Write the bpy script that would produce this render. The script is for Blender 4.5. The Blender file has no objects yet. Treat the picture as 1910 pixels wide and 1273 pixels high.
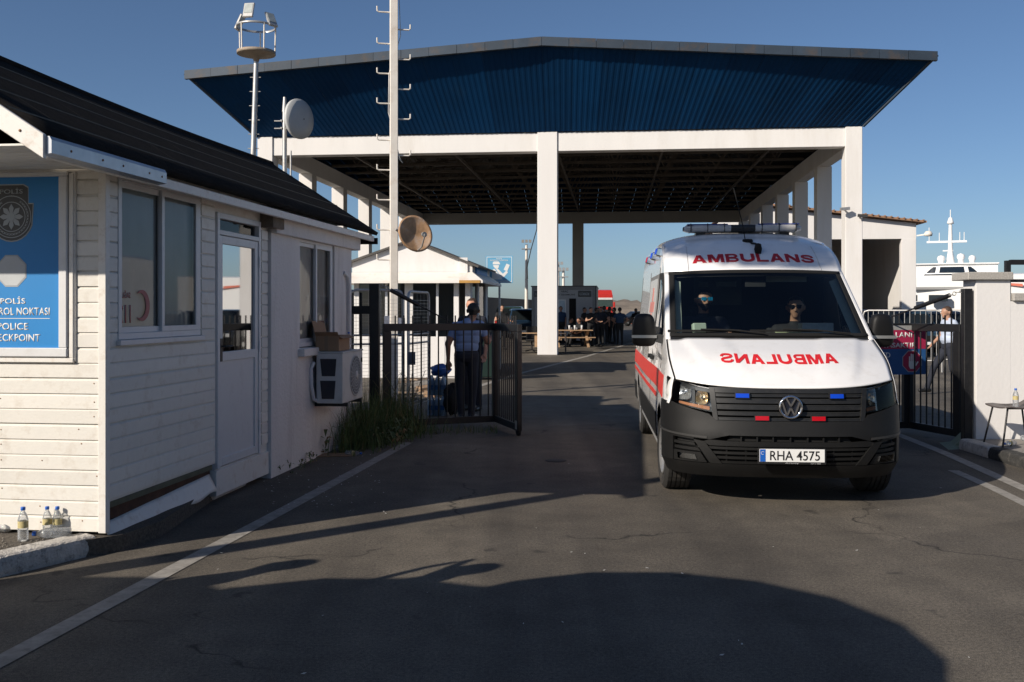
import bpy, bmesh, math, random
from mathutils import Vector, Matrix
from math import radians as R, sin, cos, pi, sqrt, atan, atan2

SC = bpy.context.scene
COL = SC.collection
random.seed(7)

# ---------------------------------------------------------------- camera, sky, sun, exposure
cam_d = bpy.data.cameras.new('camera'); cam = bpy.data.objects.new('camera', cam_d); COL.objects.link(cam)
cam.location = (0, 0, 1.65); cam.rotation_euler = (R(90), 0, 0)
cam_d.sensor_width = 36; cam_d.lens = 35.0; cam_d.shift_y = -58.5/1910
cam_d.clip_start = 0.05; cam_d.clip_end = 8000
SC.camera = cam
SUN_EL, SUN_DX, SUN_DY = 28.0, 0.772, 0.636      # light travels towards +x +y
world = bpy.data.worlds.new('World'); SC.world = world; world.use_nodes = True
wn = world.node_tree.nodes; wl = world.node_tree.links
sky = wn.new('ShaderNodeTexSky'); sky.sky_type = 'NISHITA'; sky.sun_disc = False
sky.sun_elevation = R(SUN_EL); sky.sun_rotation = atan2(-SUN_DX, -SUN_DY)
sky.air_density = 0.78; sky.dust_density = 0.7; sky.ozone_density = 4.5; sky.altitude = 10
bg = wn['Background']; bg.inputs[1].default_value = 0.08
wl.new(sky.outputs[0], bg.inputs[0])
sun_d = bpy.data.lights.new('sun', 'SUN'); sun_d.energy = 5.0; sun_d.angle = R(0.53); sun_d.color = (1.0, 0.91, 0.79)
sun = bpy.data.objects.new('sun', sun_d); COL.objects.link(sun)
sun.rotation_euler = Vector((SUN_DX*cos(R(SUN_EL)), SUN_DY*cos(R(SUN_EL)), -sin(R(SUN_EL)))).to_track_quat('-Z', 'Y').to_euler()
SC.view_settings.view_transform = 'Standard'; SC.view_settings.look = 'None'
SC.view_settings.exposure = 0.12; SC.view_settings.gamma = 1.0

# ---------------------------------------------------------------- helpers
def at(u, v, Y):            # a point at depth Y seen at pixel u, v of the 1910 px photograph
    return Vector(((u-955)/1857*Y, Y, 1.65-(v-578)/1857*Y))
def lin(r, g, b):
    f = lambda c: (c/255/12.92) if c <= 10 else ((c/255+0.055)/1.055)**2.4
    return (f(r), f(g), f(b))

class MB:
    def __init__(s): s.v = []; s.f = []; s.m = []; s.sm = []
    def add(s, vs, fs, mi=0, sm=False):
        o = len(s.v); s.v += [tuple(p) for p in vs]
        for f in fs: s.f.append([i+o for i in f]); s.m.append(mi); s.sm.append(sm)
        return s
    def box(s, x0, x1, y0, y1, z0, z1, mi=0):
        return s.add([(x0,y0,z0),(x1,y0,z0),(x1,y1,z0),(x0,y1,z0),(x0,y0,z1),(x1,y0,z1),(x1,y1,z1),(x0,y1,z1)],
                     [(0,3,2,1),(4,5,6,7),(0,1,5,4),(1,2,6,5),(2,3,7,6),(3,0,4,7)], mi)
    def bar(s, p, q, w, h=None, up=(0,0,1), mi=0):
        p = Vector(p); q = Vector(q); h = h or w; d = (q-p).normalized(); up = Vector(up)
        if abs(d.dot(up)) > .98: up = Vector((0,1,0)) if abs(d.y) < .9 else Vector((1,0,0))
        a = d.cross(up).normalized()*w/2; b = a.cross(d).normalized()*h/2
        vs = [p-a-b, p+a-b, p+a+b, p-a+b, q-a-b, q+a-b, q+a+b, q-a+b]
        return s.add(vs, [(0,3,2,1),(4,5,6,7),(0,1,5,4),(1,2,6,5),(2,3,7,6),(3,0,4,7)], mi)
    def tube(s, pts, r, n=8, mi=0, caps=True, sm=True):
        pts = [Vector(p) for p in pts]; k = len(pts); rs = r if isinstance(r, (list, tuple)) else [r]*k
        a = None; vs = []
        for i in range(k):
            d = (pts[min(i+1,k-1)]-pts[max(i-1,0)]).normalized()
            if a is None: a = d.orthogonal().normalized()
            a = (a-d*a.dot(d)).normalized(); b = d.cross(a)
            for j in range(n):
                t = 2*pi*j/n; vs.append(pts[i]+(a*cos(t)+b*sin(t))*rs[i])
        fs = [(i*n+j, i*n+(j+1) % n, (i+1)*n+(j+1) % n, (i+1)*n+j) for i in range(k-1) for j in range(n)]
        s.add(vs, fs, mi, sm)
        if caps: s.add(vs[:n], [tuple(range(n-1,-1,-1))], mi); s.add(vs[-n:], [tuple(range(n))], mi)
        return s
    def lathe(s, prof, n=24, o=(0,0,0), axis='Z', mi=0, sm=True):
        vs = []; o = Vector(o)
        for r, h in prof:
            for j in range(n):
                t = 2*pi*j/n; c, q = r*cos(t), r*sin(t)
                vs.append(o+Vector({'Z':(c,q,h),'X':(h,c,q),'Y':(q,h,c)}[axis]))
        k = len(prof)
        fs = [(i*n+j, i*n+(j+1) % n, (i+1)*n+(j+1) % n, (i+1)*n+j) for i in range(k-1) for j in range(n)]
        return s.add(vs, fs, mi, sm)
    def prism(s, poly, d0, d1, plane='XZ', mi=0):      # polygon in a plane, extruded d0..d1 along the third axis
        m = {'XZ': lambda a,b,d: (a,d,b), 'XY': lambda a,b,d: (a,b,d), 'YZ': lambda a,b,d: (d,a,b)}[plane]
        n = len(poly); vs = [m(a,b,d0) for a,b in poly]+[m(a,b,d1) for a,b in poly]
        fs = [tuple(range(n)), tuple(range(2*n-1, n-1, -1))]+[(i, n+i, n+(i+1) % n, (i+1) % n) for i in range(n)]
        return s.add(vs, fs, mi)
    def disc(s, r, n=24, o=(0,0,0), plane='XZ', mi=0, flip=False):
        o = Vector(o); vs = []
        for j in range(n):
            t = 2*pi*j/n; a, b = r*cos(t), r*sin(t)
            vs.append(o+Vector({'XZ':(a,0,b),'XY':(a,b,0),'YZ':(0,a,b)}[plane]))
        return s.add(vs, [tuple(range(n))[::-1] if flip else tuple(range(n))], mi)
    def grid(s, fn, nu, nv, mi=0, sm=True, skip=None):
        vs = [fn(i/nu, j/nv) for j in range(nv+1) for i in range(nu+1)]; w = nu+1
        fs = [(j*w+i, j*w+i+1, (j+1)*w+i+1, (j+1)*w+i) for j in range(nv) for i in range(nu) if not (skip and skip((i+.5)/nu, (j+.5)/nv))]
        return s.add(vs, fs, mi, sm)
    def mesh(s, name, bev=0, seg=1, fix=True):
        me = bpy.data.meshes.new(name); me.from_pydata(s.v, [], s.f)
        me.polygons.foreach_set('material_index', s.m); me.polygons.foreach_set('use_smooth', s.sm)
        bm = bmesh.new(); bm.from_mesh(me)
        if fix: bmesh.ops.recalc_face_normals(bm, faces=bm.faces)
        if bev:
            es = [e for e in bm.edges if len(e.link_faces) == 2 and e.calc_face_angle(0) > R(35)]
            bmesh.ops.bevel(bm, geom=es, offset=bev, segments=seg, affect='EDGES', profile=.6, clamp_overlap=True)
        bm.to_mesh(me); bm.free(); me.update()
        return me
    def build(s, name, mat, parent=None, bev=0, seg=1, loc=None, fix=True):
        return link(name, s.mesh(name, bev, seg, fix), mat, parent, loc)
def link(name, me, mat=None, parent=None, loc=None, rot=None):
    if mat is not None:
        for m in (mat if isinstance(mat, (list, tuple)) else [mat]): me.materials.append(m)
    o = bpy.data.objects.new(name, me); COL.objects.link(o)
    if parent is not None: o.parent = parent
    if loc is not None: o.location = loc
    if rot is not None: o.rotation_euler = rot
    return o
def tag(o, label=None, cat=None, group=None, kind=None):
    if label: o['label'] = label
    if cat: o['category'] = cat
    if group: o['group'] = group
    if kind: o['kind'] = kind
    return o
def empty(name, loc=(0,0,0), rz=0, label=None, cat=None, group=None):
    o = bpy.data.objects.new(name, None); COL.objects.link(o); o.location = loc; o.rotation_euler = (0,0,rz)
    o.empty_display_size = .2
    return tag(o, label, cat, group)
def copy_tree(o, parent=None):
    c = o.copy(); COL.objects.link(c)
    if parent is not None: c.parent = parent
    for ch in list(o.children): copy_tree(ch, c)
    return c
def box(name, dims, mat, parent=None, bev=0, loc=None):
    return MB().box(*dims).build(name, mat, parent, bev, loc=loc)

# ---------------------------------------------------------------- materials
MATS = {}
def mat(name, col, rough=.6, metal=0.0, var=.12, scale=4.0, bump=0.0, bscale=40.0, dirt=None, dirt_amt=.5, dirt_scale=2.5, rnd=0.0, spec=.5, streak=False, coat=0.0, emit=None):
    if name in MATS: return MATS[name]
    m = bpy.data.materials.new(name); m.use_nodes = True; MATS[name] = m
    nt = m.node_tree; N = nt.nodes; L = nt.links; b = N['Principled BSDF']
    b.inputs['Roughness'].default_value = rough; b.inputs['Metallic'].default_value = metal
    b.inputs['Specular IOR Level'].default_value = spec
    if coat: b.inputs['Coat Weight'].default_value = coat; b.inputs['Coat Roughness'].default_value = .05
    tc = N.new('ShaderNodeTexCoord'); co = tc.outputs['Object']
    nz = N.new('ShaderNodeTexNoise'); nz.inputs['Scale'].default_value = scale; nz.inputs['Detail'].default_value = 6; nz.inputs['Roughness'].default_value = .62
    if streak:
        mp = N.new('ShaderNodeMapping'); mp.inputs['Scale'].default_value = (1, 1, .18); L.new(co, mp.inputs[0]); L.new(mp.outputs[0], nz.inputs[0])
    else: L.new(co, nz.inputs[0])
    rp = N.new('ShaderNodeValToRGB'); rp.color_ramp.elements[0].position = .3; rp.color_ramp.elements[1].position = .7
    rp.color_ramp.elements[0].color = tuple(max(0, c*(1-var)) for c in col)+(1,)
    rp.color_ramp.elements[1].color = tuple(min(1, c*(1+var)) for c in col)+(1,)
    L.new(nz.outputs[0], rp.inputs[0]); out = rp.outputs[0]
    if dirt:
        n2 = N.new('ShaderNodeTexNoise'); n2.inputs['Scale'].default_value = dirt_scale; n2.inputs['Detail'].default_value = 8; n2.inputs['Roughness'].default_value = .7
        if streak: L.new(mp.outputs[0], n2.inputs[0])
        else: L.new(co, n2.inputs[0])
        r2 = N.new('ShaderNodeValToRGB'); r2.color_ramp.elements[0].position = .52; r2.color_ramp.elements[1].position = .75
        r2.color_ramp.elements[0].color = (0,0,0,1); r2.color_ramp.elements[1].color = (dirt_amt,)*3+(1,)
        L.new(n2.outputs[0], r2.inputs[0]); mx = N.new('ShaderNodeMix'); mx.data_type = 'RGBA'
        L.new(r2.outputs[0], mx.inputs[0]); L.new(out, mx.inputs[6]); mx.inputs[7].default_value = dirt+(1,); out = mx.outputs[2]
    if rnd:
        oi = N.new('ShaderNodeObjectInfo'); mr = N.new('ShaderNodeMapRange'); mr.inputs[3].default_value = 1-rnd; mr.inputs[4].default_value = 1+rnd
        L.new(oi.outputs['Random'], mr.inputs[0]); vm = N.new('ShaderNodeVectorMath'); vm.operation = 'SCALE'
        L.new(out, vm.inputs[0]); L.new(mr.outputs[0], vm.inputs[3]); out = vm.outputs[0]
    L.new(out, b.inputs['Base Color'])
    if bump:
        n3 = N.new('ShaderNodeTexNoise'); n3.inputs['Scale'].default_value = bscale; n3.inputs['Detail'].default_value = 4; L.new(co, n3.inputs[0])
        bp = N.new('ShaderNodeBump'); bp.inputs['Strength'].default_value = bump; bp.inputs['Distance'].default_value = .01
        L.new(n3.outputs[0], bp.inputs['Height']); L.new(bp.outputs[0], b.inputs['Normal'])
    if emit: b.inputs['Emission Color'].default_value = emit[0]+(1,); b.inputs['Emission Strength'].default_value = emit[1]
    return m
def glass(name, tint=(.75,.8,.8), refl=1.0, rough=.02, haze=0.0):
    if name in MATS: return MATS[name]
    m = bpy.data.materials.new(name); m.use_nodes = True; MATS[name] = m
    nt = m.node_tree; N = nt.nodes; L = nt.links; N.remove(N['Principled BSDF'])
    tr = N.new('ShaderNodeBsdfTransparent'); tr.inputs[0].default_value = tint+(1,)
    gl = N.new('ShaderNodeBsdfGlossy'); gl.inputs['Roughness'].default_value = rough; gl.inputs[0].default_value = (refl,refl,refl,1)
    fr = N.new('ShaderNodeFresnel'); fr.inputs[0].default_value = 1.5
    mx = N.new('ShaderNodeMixShader'); L.new(fr.outputs[0], mx.inputs[0]); L.new(tr.outputs[0], mx.inputs[1]); L.new(gl.outputs[0], mx.inputs[2])
    out = mx.outputs[0]
    if haze:
        df = N.new('ShaderNodeBsdfTranslucent'); df.inputs[0].default_value = (.8,.82,.84,1); d2 = N.new('ShaderNodeBsdfDiffuse'); d2.inputs[0].default_value = (.8,.82,.84,1)
        ad = N.new('ShaderNodeMixShader'); L.new(df.outputs[0], ad.inputs[1]); L.new(d2.outputs[0], ad.inputs[2]); m2 = N.new('ShaderNodeMixShader'); m2.inputs[0].default_value = haze
        L.new(out, m2.inputs[1]); L.new(ad.outputs[0], m2.inputs[2]); out = m2.outputs[0]
    L.new(out, N['Material Output'].inputs[0])
    return m
def asphalt():
    m = bpy.data.materials.new('asphalt'); m.use_nodes = True; nt = m.node_tree; N = nt.nodes; L = nt.links; b = N['Principled BSDF']
    b.inputs['Specular IOR Level'].default_value = .25
    tc = N.new('ShaderNodeTexCoord'); co = tc.outputs['Object']
    def nz(s, d=4, r=.6):
        n = N.new('ShaderNodeTexNoise'); n.inputs['Scale'].default_value = s; n.inputs['Detail'].default_value = d; n.inputs['Roughness'].default_value = r; L.new(co, n.inputs[0]); return n.outputs[0]
    def ramp(i, p0, c0, p1, c1):
        r = N.new('ShaderNodeValToRGB'); e = r.color_ramp.elements; e[0].position = p0; e[1].position = p1; e[0].color = tuple(c0)+(1,); e[1].color = tuple(c1)+(1,); L.new(i, r.inputs[0]); return r.outputs[0]
    def mix(f, a, c, mode='MIX'):
        x = N.new('ShaderNodeMix'); x.data_type = 'RGBA'; x.blend_type = mode
        if isinstance(f, float): x.inputs[0].default_value = f
        else: L.new(f, x.inputs[0])
        L.new(a, x.inputs[6])
        if isinstance(c, tuple): x.inputs[7].default_value = c+(1,)
        else: L.new(c, x.inputs[7])
        return x.outputs[2]
    base = ramp(nz(.55, 7, .65), .3, (.090,.079,.067), .72, (.148,.131,.111))
    grit = ramp(nz(190, 2, .7), .36, (.55,.55,.55), .66, (1.5,1.5,1.48))
    c = mix(1.0, base, grit, 'MULTIPLY')
    c = mix(1.0, c, ramp(nz(48, 4, .8), .33, (.58,.58,.58), .68, (1.48,1.47,1.44)), 'MULTIPLY')
    c = mix(1.0, c, ramp(nz(3.1, 5, .7), .35, (.88,.88,.88), .66, (1.13,1.12,1.10)), 'MULTIPLY')
    vo = N.new('ShaderNodeTexVoronoi'); vo.inputs['Scale'].default_value = 75; L.new(co, vo.inputs[0])
    chip = ramp(vo.outputs['Distance'], .06, (1,1,1), .12, (0,0,0))
    sel = ramp(nz(23, 2), .56, (0,0,0), .62, (.5,.5,.5))
    c = mix(mix(1.0, chip, sel, 'MULTIPLY'), c, (.34,.32,.28))
    mp = N.new('ShaderNodeMapping'); mp.inputs['Rotation'].default_value = (0,0,R(7)); mp.inputs['Scale'].default_value = (1.5,.05,1); L.new(co, mp.inputs[0])
    tn = N.new('ShaderNodeTexNoise'); tn.inputs['Scale'].default_value = 1.0; tn.inputs['Detail'].default_value = 3; L.new(mp.outputs[0], tn.inputs[0])
    c = mix(1.0, c, ramp(tn.outputs[0], .38, (.80,.80,.81), .62, (1.13,1.12,1.10)), 'MULTIPLY')
    # oil stains, patches and a few cracks
    vp = N.new('ShaderNodeTexVoronoi'); vp.inputs['Scale'].default_value = .33; L.new(co, vp.inputs[0])
    c = mix(1.0, c, ramp(vp.outputs['Color'], .25, (.90,.90,.90), .8, (1.08,1.08,1.07)), 'MULTIPLY')
    sp = nz(2.3, 3, .6); c = mix(ramp(sp, .66, (0,0,0), .71, (.6,.6,.6)), c, (.030,.028,.026))
    c = mix(ramp(nz(.9, 5, .7), .60, (0,0,0), .74, (.55,.55,.55)), c, (.05,.047,.043))
    v2 = N.new('ShaderNodeTexVoronoi'); v2.feature = 'DISTANCE_TO_EDGE'; v2.inputs['Scale'].default_value = .23
    wp = N.new('ShaderNodeVectorMath'); wp.operation = 'ADD'; n4 = N.new('ShaderNodeTexNoise'); n4.inputs['Scale'].default_value = 1.6; n4.inputs['Detail'].default_value = 7
    L.new(co, n4.inputs[0]); sc = N.new('ShaderNodeVectorMath'); sc.operation = 'SCALE'; sc.inputs[3].default_value = .9; L.new(n4.outputs['Color'], sc.inputs[0])
    L.new(co, wp.inputs[0]); L.new(sc.outputs[0], wp.inputs[1]); L.new(wp.outputs[0], v2.inputs[0])
    crk = ramp(v2.outputs['Distance'], .0014, (1,1,1), .0042, (0,0,0))
    csel = ramp(nz(.8, 3), .46, (0,0,0), .54, (.9,.9,.9))
    c = mix(mix(1.0, crk, csel, 'MULTIPLY'), c, (.018,.017,.016))
    L.new(c, b.inputs['Base Color'])
    L.new(ramp(nz(1.2, 4), .3, (.72,)*3, .7, (.9,)*3), b.inputs['Roughness'])
    bp = N.new('ShaderNodeBump'); bp.inputs['Strength'].default_value = .55; bp.inputs['Distance'].default_value = .006
    L.new(nz(85, 4, .75), bp.inputs['Height']); L.new(bp.outputs[0], b.inputs['Normal'])
    return m
M_ASPH = asphalt()
M_LINE = mat('road_paint', (.29,.27,.24), .8, var=.25, scale=9, bump=.3, bscale=150, dirt=(.13,.12,.11), dirt_amt=.85, dirt_scale=14)
M_WHITE = mat('white_masonry_paint', (.72,.70,.68), .75, var=.04, scale=1.2, bump=.25, bscale=22, dirt=(.52,.47,.40), dirt_amt=.35, dirt_scale=1.1, streak=True)
M_PLASTER = mat('rough_plaster', (.70,.67,.64), .85, var=.06, scale=3, bump=1.0, bscale=26, dirt=(.34,.31,.29), dirt_amt=.6, dirt_scale=2.2, streak=True)
M_BOARD = mat('painted_cladding', (.72,.69,.63), .55, var=.05, scale=6, bump=.12, bscale=60, dirt=(.36,.28,.20), dirt_amt=.5, dirt_scale=6, rnd=.07)
M_ALU = mat('white_window_frame', (.66,.66,.66), .4, var=.05, scale=6, dirt=(.36,.34,.32), dirt_amt=.4, dirt_scale=6)
M_TRIM = mat('painted_trim', (.74,.71,.66), .5, var=.06, scale=9, dirt=(.36,.25,.16), dirt_amt=.6, dirt_scale=9)
M_BLACK = mat('black_painted_steel', (.011,.011,.012), .45, var=.3, scale=9, dirt=(.03,.026,.022), dirt_amt=.5, dirt_scale=12)
M_DKGLASS = glass('window_glass', (.78,.80,.80), .55)
M_GALV = mat('galvanised_steel', (.50,.49,.47), .42, .6, var=.12, scale=9, dirt=(.33,.22,.13), dirt_amt=.5, dirt_scale=6)
M_POLE = mat('cream_painted_pole', (.74,.69,.62), .5, var=.06, scale=5, dirt=(.42,.28,.17), dirt_amt=.45, dirt_scale=4)
M_RUST = mat('rusty_steel', (.30,.15,.07), .8, .2, var=.35, scale=7, dirt=(.55,.50,.44), dirt_amt=.5, dirt_scale=4)
M_KERB = mat('whitewashed_kerb', (.50,.47,.43), .9, var=.2, scale=12, bump=1.0, bscale=75, dirt=(.12,.11,.10), dirt_amt=1.0, dirt_scale=17)
M_SOIL = mat('gravelly_soil', (.085,.072,.058), .95, var=.5, scale=45, bump=1.0, bscale=70, dirt=(.22,.19,.15), dirt_amt=.5, dirt_scale=60)
M_CONC = mat('worn_concrete', (.24,.22,.20), .9, var=.15, scale=4, bump=.5, bscale=60, dirt=(.10,.09,.08), dirt_amt=.6, dirt_scale=5)
M_SHINGLE = mat('bitumen_felt', (.021,.0185,.0165), .95, var=.35, scale=9, bump=1.0, bscale=160, dirt=(.045,.040,.034), dirt_amt=.7, dirt_scale=30, spec=.05)
M_SEAM = mat('felt_seam', (.12,.095,.06), .9, var=.3, scale=20)
M_DARKSTEEL = mat('dark_roof_steel', (.075,.068,.060), .7, var=.25, scale=3)
M_CARD = mat('cardboard', (.29,.185,.11), .85, var=.08, scale=6)
M_DARK = mat('dark_interior', (.02,.02,.02), .8, var=.1)
M_RUBBER = mat('black_rubber', (.013,.013,.013), .8, var=.2, scale=12)

# text as real, slightly raised lettering
def text_mesh(body, size=1.0, bold=.0, align='CENTER', width=None, height=None):
    cu = bpy.data.curves.new('lettering', 'FONT'); cu.body = body; cu.size = size; cu.align_x = align; cu.align_y = 'CENTER'; cu.offset = bold; cu.resolution_u = 4
    o = bpy.data.objects.new('lettering', cu); COL.objects.link(o)
    dg = bpy.context.evaluated_depsgraph_get(); me = bpy.data.meshes.new_from_object(o.evaluated_get(dg))
    bpy.data.objects.remove(o); bpy.data.curves.remove(cu)
    xs = [v.co.x for v in me.vertices]; ys = [v.co.y for v in me.vertices]
    if width:
        sx = width/(max(xs)-min(xs)); sy = (height/(max(ys)-min(ys))) if height else sx
        cx = (max(xs)+min(xs))/2; cy = (max(ys)+min(ys))/2
        for v in me.vertices: v.co = ((v.co.x-cx)*sx, (v.co.y-cy)*sy, 0)
    return me
def text_on(body, matl, parent, loc, width, height, rot=(R(90),0,0), bold=.0, thick=.002, name='lettering', mirror=False):
    me = text_mesh(body, 1.0, bold, width=width, height=height)
    if mirror:
        for v in me.vertices: v.co.x = -v.co.x
    bm = bmesh.new(); bm.from_mesh(me)
    bmesh.ops.recalc_face_normals(bm, faces=bm.faces)
    r = bmesh.ops.extrude_face_region(bm, geom=bm.faces[:]); bmesh.ops.translate(bm, verts=[g for g in r['geom'] if isinstance(g, bmesh.types.BMVert)], vec=(0,0,thick))
    bm.to_mesh(me); bm.free()
    return link(name, me, matl, parent, loc, rot)

# ---------------------------------------------------------------- the ground
def plane(name, x0, x1, y0, y1, z, m): return MB().add([(x0,y0,z),(x1,y0,z),(x1,y1,z),(x0,y1,z)], [(0,1,2,3)]).build(name, m)
tag(plane('ground', -420, 420, -40, 330, 0, M_ASPH), kind='structure')
M_SEA = mat('sea_water', (.012,.035,.06), .12, var=.2, scale=.05, bump=.5, bscale=.6)
tag(plane('water', -5000, 5000, 330, 7000, -1.2, M_SEA), kind='structure')
def strip(name, pts, w, z, m, label=None):     # painted line along a polyline on the ground
    mb = MB(); L = []; 
    for i, p in enumerate(pts):
        p = Vector(p); a = Vector(pts[max(i-1,0)]); b = Vector(pts[min(i+1,len(pts)-1)]); d = (b-a).normalized(); n = Vector((d.y,-d.x))*w/2
        L.append((p-n, p+n))
    vs = []
    for a, b in L: vs += [(a.x,a.y,z),(b.x,b.y,z)]
    mb.add(vs, [(2*i,2*i+1,2*i+3,2*i+2) for i in range(len(pts)-1)])
    return tag(mb.build(name, m), kind='structure')
strip('road_marking', [(-3.0,.6),(-2.4,4.66),(-1.86,8.3),(-1.29,12.35)], .125, .004, M_LINE)
strip('road_marking', [(3.9,2.0),(4.30,5.6),(4.72,9.17),(4.98,11.5),(5.1,13.2)], .13, .004, M_LINE)
strip('road_marking', [(3.62,2.0),(4.02,5.6),(4.44,9.17),(4.52,10.2)], .11, .004, M_LINE)
strip('road_marking', [(-.9,20.6),(.27,26),(2.6,35.0),(5.2,46.2),(7,54)], .16, .004, M_LINE)
# ---------------------------------------------------------------- the police hut on the left
SHED = empty('police_hut', (-2.77, 6.76, 0), -atan(.1265), 'white clapboard hut with black felt roof on the left, in front of the gate', 'hut')
def board_profile(x0, x1, y0, y1, z0, z1, face):
    # clapboard: lower edge proud of upper edge; face 'front' looks to -y, 'side' looks to +x
    mb = MB(); t0, t1 = .004, .016; lip = .012
    if face == 'front':
        P = [(0,z0),(-t1,z0),(-t1,z1-.018),(-t0,z1-.004),(0,z1-.004)]
        vs = [(x0,y0+a,b) for a,b in P]+[(x1,y0+a,b) for a,b in P]
    else:
        P = [(0,z0),(t1,z0),(t1,z1-.018),(t0,z1-.004),(0,z1-.004)]
        vs = [(x0+a,y0,b) for a,b in P]+[(x0+a,y1,b) for a,b in P]
    n = 5
    mb.add(vs, [tuple(range(n)), tuple(range(2*n-1,n-1,-1))]+[(i,n+i,n+(i+1)%n,(i+1)%n) for i in range(n)])
    return mb
rb = random.Random(3)
wall = MB(); wall.box(-2.4, -.02, .0, .08, .14, 2.72); wall_front = wall.build('front_wall', M_BOARD, SHED)
wall = MB()      # side wall with openings for window, door
for y0, y1, z0, z1 in [(.08,.17,.33,2.72),(.17,1.48,.33,1.44),(.17,1.48,2.6,2.72),(1.48,1.8,.33,2.72),(1.8,2.79,2.49,2.72),(2.79,3.0,.14,2.72),(1.8,2.79,.14,.28)]:
    wall.box(-.08, -.004, y0, y1, z0, z1)
wall_side = wall.build('side_wall', M_BOARD, SHED)
box('back_wall', (-2.4,-2.3,.08,5.75,.1,2.7), M_WHITE, SHED)
box('end_wall', (-2.3,-.2,5.63,5.75,.1,2.6), M_WHITE, SHED)
M_FLOORDK = mat('hut_floor', (.12,.11,.10), .8)
box('hut_base', (-2.3,-.12,.1,5.6,.02,.13), M_FLOORDK, SHED)
box('ceiling_panel', (-2.3,-.09,.1,5.6,2.6,2.62), mat('hut_ceiling', (.35,.34,.33), .8), SHED)
bh = .104
k = 0; z = .145
while z < 2.62:                                                  # clapboards
    z1 = min(z+bh, 2.66)
    dz = rb.uniform(-.0035,.0035)
    if z1 < 1.33: segs = [(-2.4,-.028)]
    else: segs = [(-.195,-.028)]
    for x0, x1 in segs: board_profile(x0,x1,0,0,z+dz,z1+dz,'front').build('board', M_BOARD, wall_front)
    if z > .3:
        for y0, y1 in ([(.03,1.76)] if z1 < 1.45 else [(.03,.155),(1.5,1.76)]):
            board_profile(-.004,0,y0,y1,z+dz,z1+dz,'side').build('board', M_BOARD, wall_side)
        board_profile(-.004,0,2.83,2.985,z+dz,z1+dz,'side').build('board', M_BOARD, wall_side)
    z += bh
for i_ in range(16):
    MB().lathe([(0,-.004),(.004,-.003),(.005,0)], 6, (rb.choice((-.05,-.16,-.45,-.75))+rb.uniform(-.015,.015), -.016, .19+bh*rb.randrange(0,10)+rb.uniform(0,.03)), 'Y').build('nail', M_RUST, wall_front)
box('corner_trim', (-.03,.026,-.024,.03,.135,2.66), M_TRIM, SHED, .003)
box('corner_trim', (-.22,-.19,-.03,.0,1.3,2.66), M_TRIM, SHED, .003)
box('top_trim', (-2.4,-.03,-.034,-.002,2.585,2.7), M_TRIM, SHED, .003)
# skirting: rusty rail, hanging bent panel, dark gap
box('base_rail', (-.05,-.01,.04,1.75,.285,.325), mat('greenish_rail', (.10,.105,.07), .7, var=.3, scale=8), SHED)
box('base_rail', (-.06,-.03,.04,1.75,.2,.283), mat('dark_rust', (.075,.035,.02), .9, var=.4, scale=9), SHED)
sk = MB()
def skf(u, v):
    y = .02+u*1.72; s = .03*sin(v*3)+.012*sin(u*9); return Vector((.045-.075*v+s*(1-u)*.35, y, .045+.145*v+.06*u+.012*sin(u*22)*(1-v)))
sk.grid(skf, 30, 6); o = sk.build('skirt_panel', M_TRIM, SHED)
md = o.modifiers.new('s', 'SOLIDIFY'); md.thickness = .006
# window 1 (two sliding leaves)
M_CURT = mat('grey_blind', (.58,.57,.55), .9, var=.08, scale=2)
def side_window(name, y0, y1, z0, z1, x, blind=True, frame=.045):
    w = MB()
    for a,b,c,d in [(y0,y1,z0,z0+frame),(y0,y1,z1-frame,z1),(y0,y0+frame,z0+frame,z1-frame),(y1-frame,y1,z0+frame,z1-frame)]: w.box(x-.04,x+.022,a,b,c,d)
    f = w.build(name, M_ALU, SHED, .003); ym = (y0+y1)/2
    for j, (a, b, dx) in enumerate([(y0+frame, ym+.03, -.012), (ym-.02, y1-frame, .012)]):
        s = MB(); t = .042; za, zb = z0+frame, z1-frame
        for p,q,c,d in [(a,b,za,za+t),(a,b,zb-t,zb),(a,a+t,za+t,zb-t),(b-t,b,za+t,zb-t)]: s.box(x+dx-.012,x+dx+.012,p,q,c,d)
        s.build('sash', M_ALU, f, .002)
        MB().add([(x+dx,a+t,za+t),(x+dx,b-t,za+t),(x+dx,b-t,zb-t),(x+dx,a+t,zb-t)], [(0,1,2,3)]).build('pane', M_DKGLASS, f)
    if blind:
        MB().grid(lambda u,v: Vector((x-.036+.006*sin(u*40), y0+u*(y1-y0), z0+v*(z1-z0))), 40, 1).build('blind', M_CURT, f)
    return f
W1 = side_window('window', .17, 1.48, 1.44, 2.6, -.01)
box('window_sill', (-.01,.045,.14,1.5,1.40,1.438), M_ALU, SHED, .003)
# sticker on pane: crescent with 112, seen mirrored from outside
M_RED = mat('sticker_red', (.42,.04,.05), .6, var=.05)
M_REDSTK = mat('faded_red_sticker', (.40,.13,.12), .6, var=.2)
cr = MB(); n = 24; pts = []
for i in range(n+1):
    t = R(50+i*(260/n)); pts.append((.115*cos(t), .115*sin(t)))
for i in range(n, -1, -1):
    t = R(62+i*(236/n)); pts.append((.035+.092*cos(t), .092*sin(t)))
cr.v = [(0.0,.56-(-p[0])*-1.0,1.68+p[1]) for p in pts]
m_ = len(pts); cr.f = [(i,i+1,m_-2-i,m_-1-i) for i in range(n)]; cr.m=[0]*n; cr.sm=[False]*n
cr.build('crescent_sticker', M_REDSTK, W1, loc=(-.0185,0,0))
text_on('112', M_REDSTK, W1, (-.019,.31,1.62), .17, .13, (R(90),0,R(90)), .02, .0005, mirror=True)
text_on('SAĞLIK', M_REDSTK, W1, (-.019,.31,1.76), .16, .055, (R(90),0,R(90)), .02, .0005, mirror=True)
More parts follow.
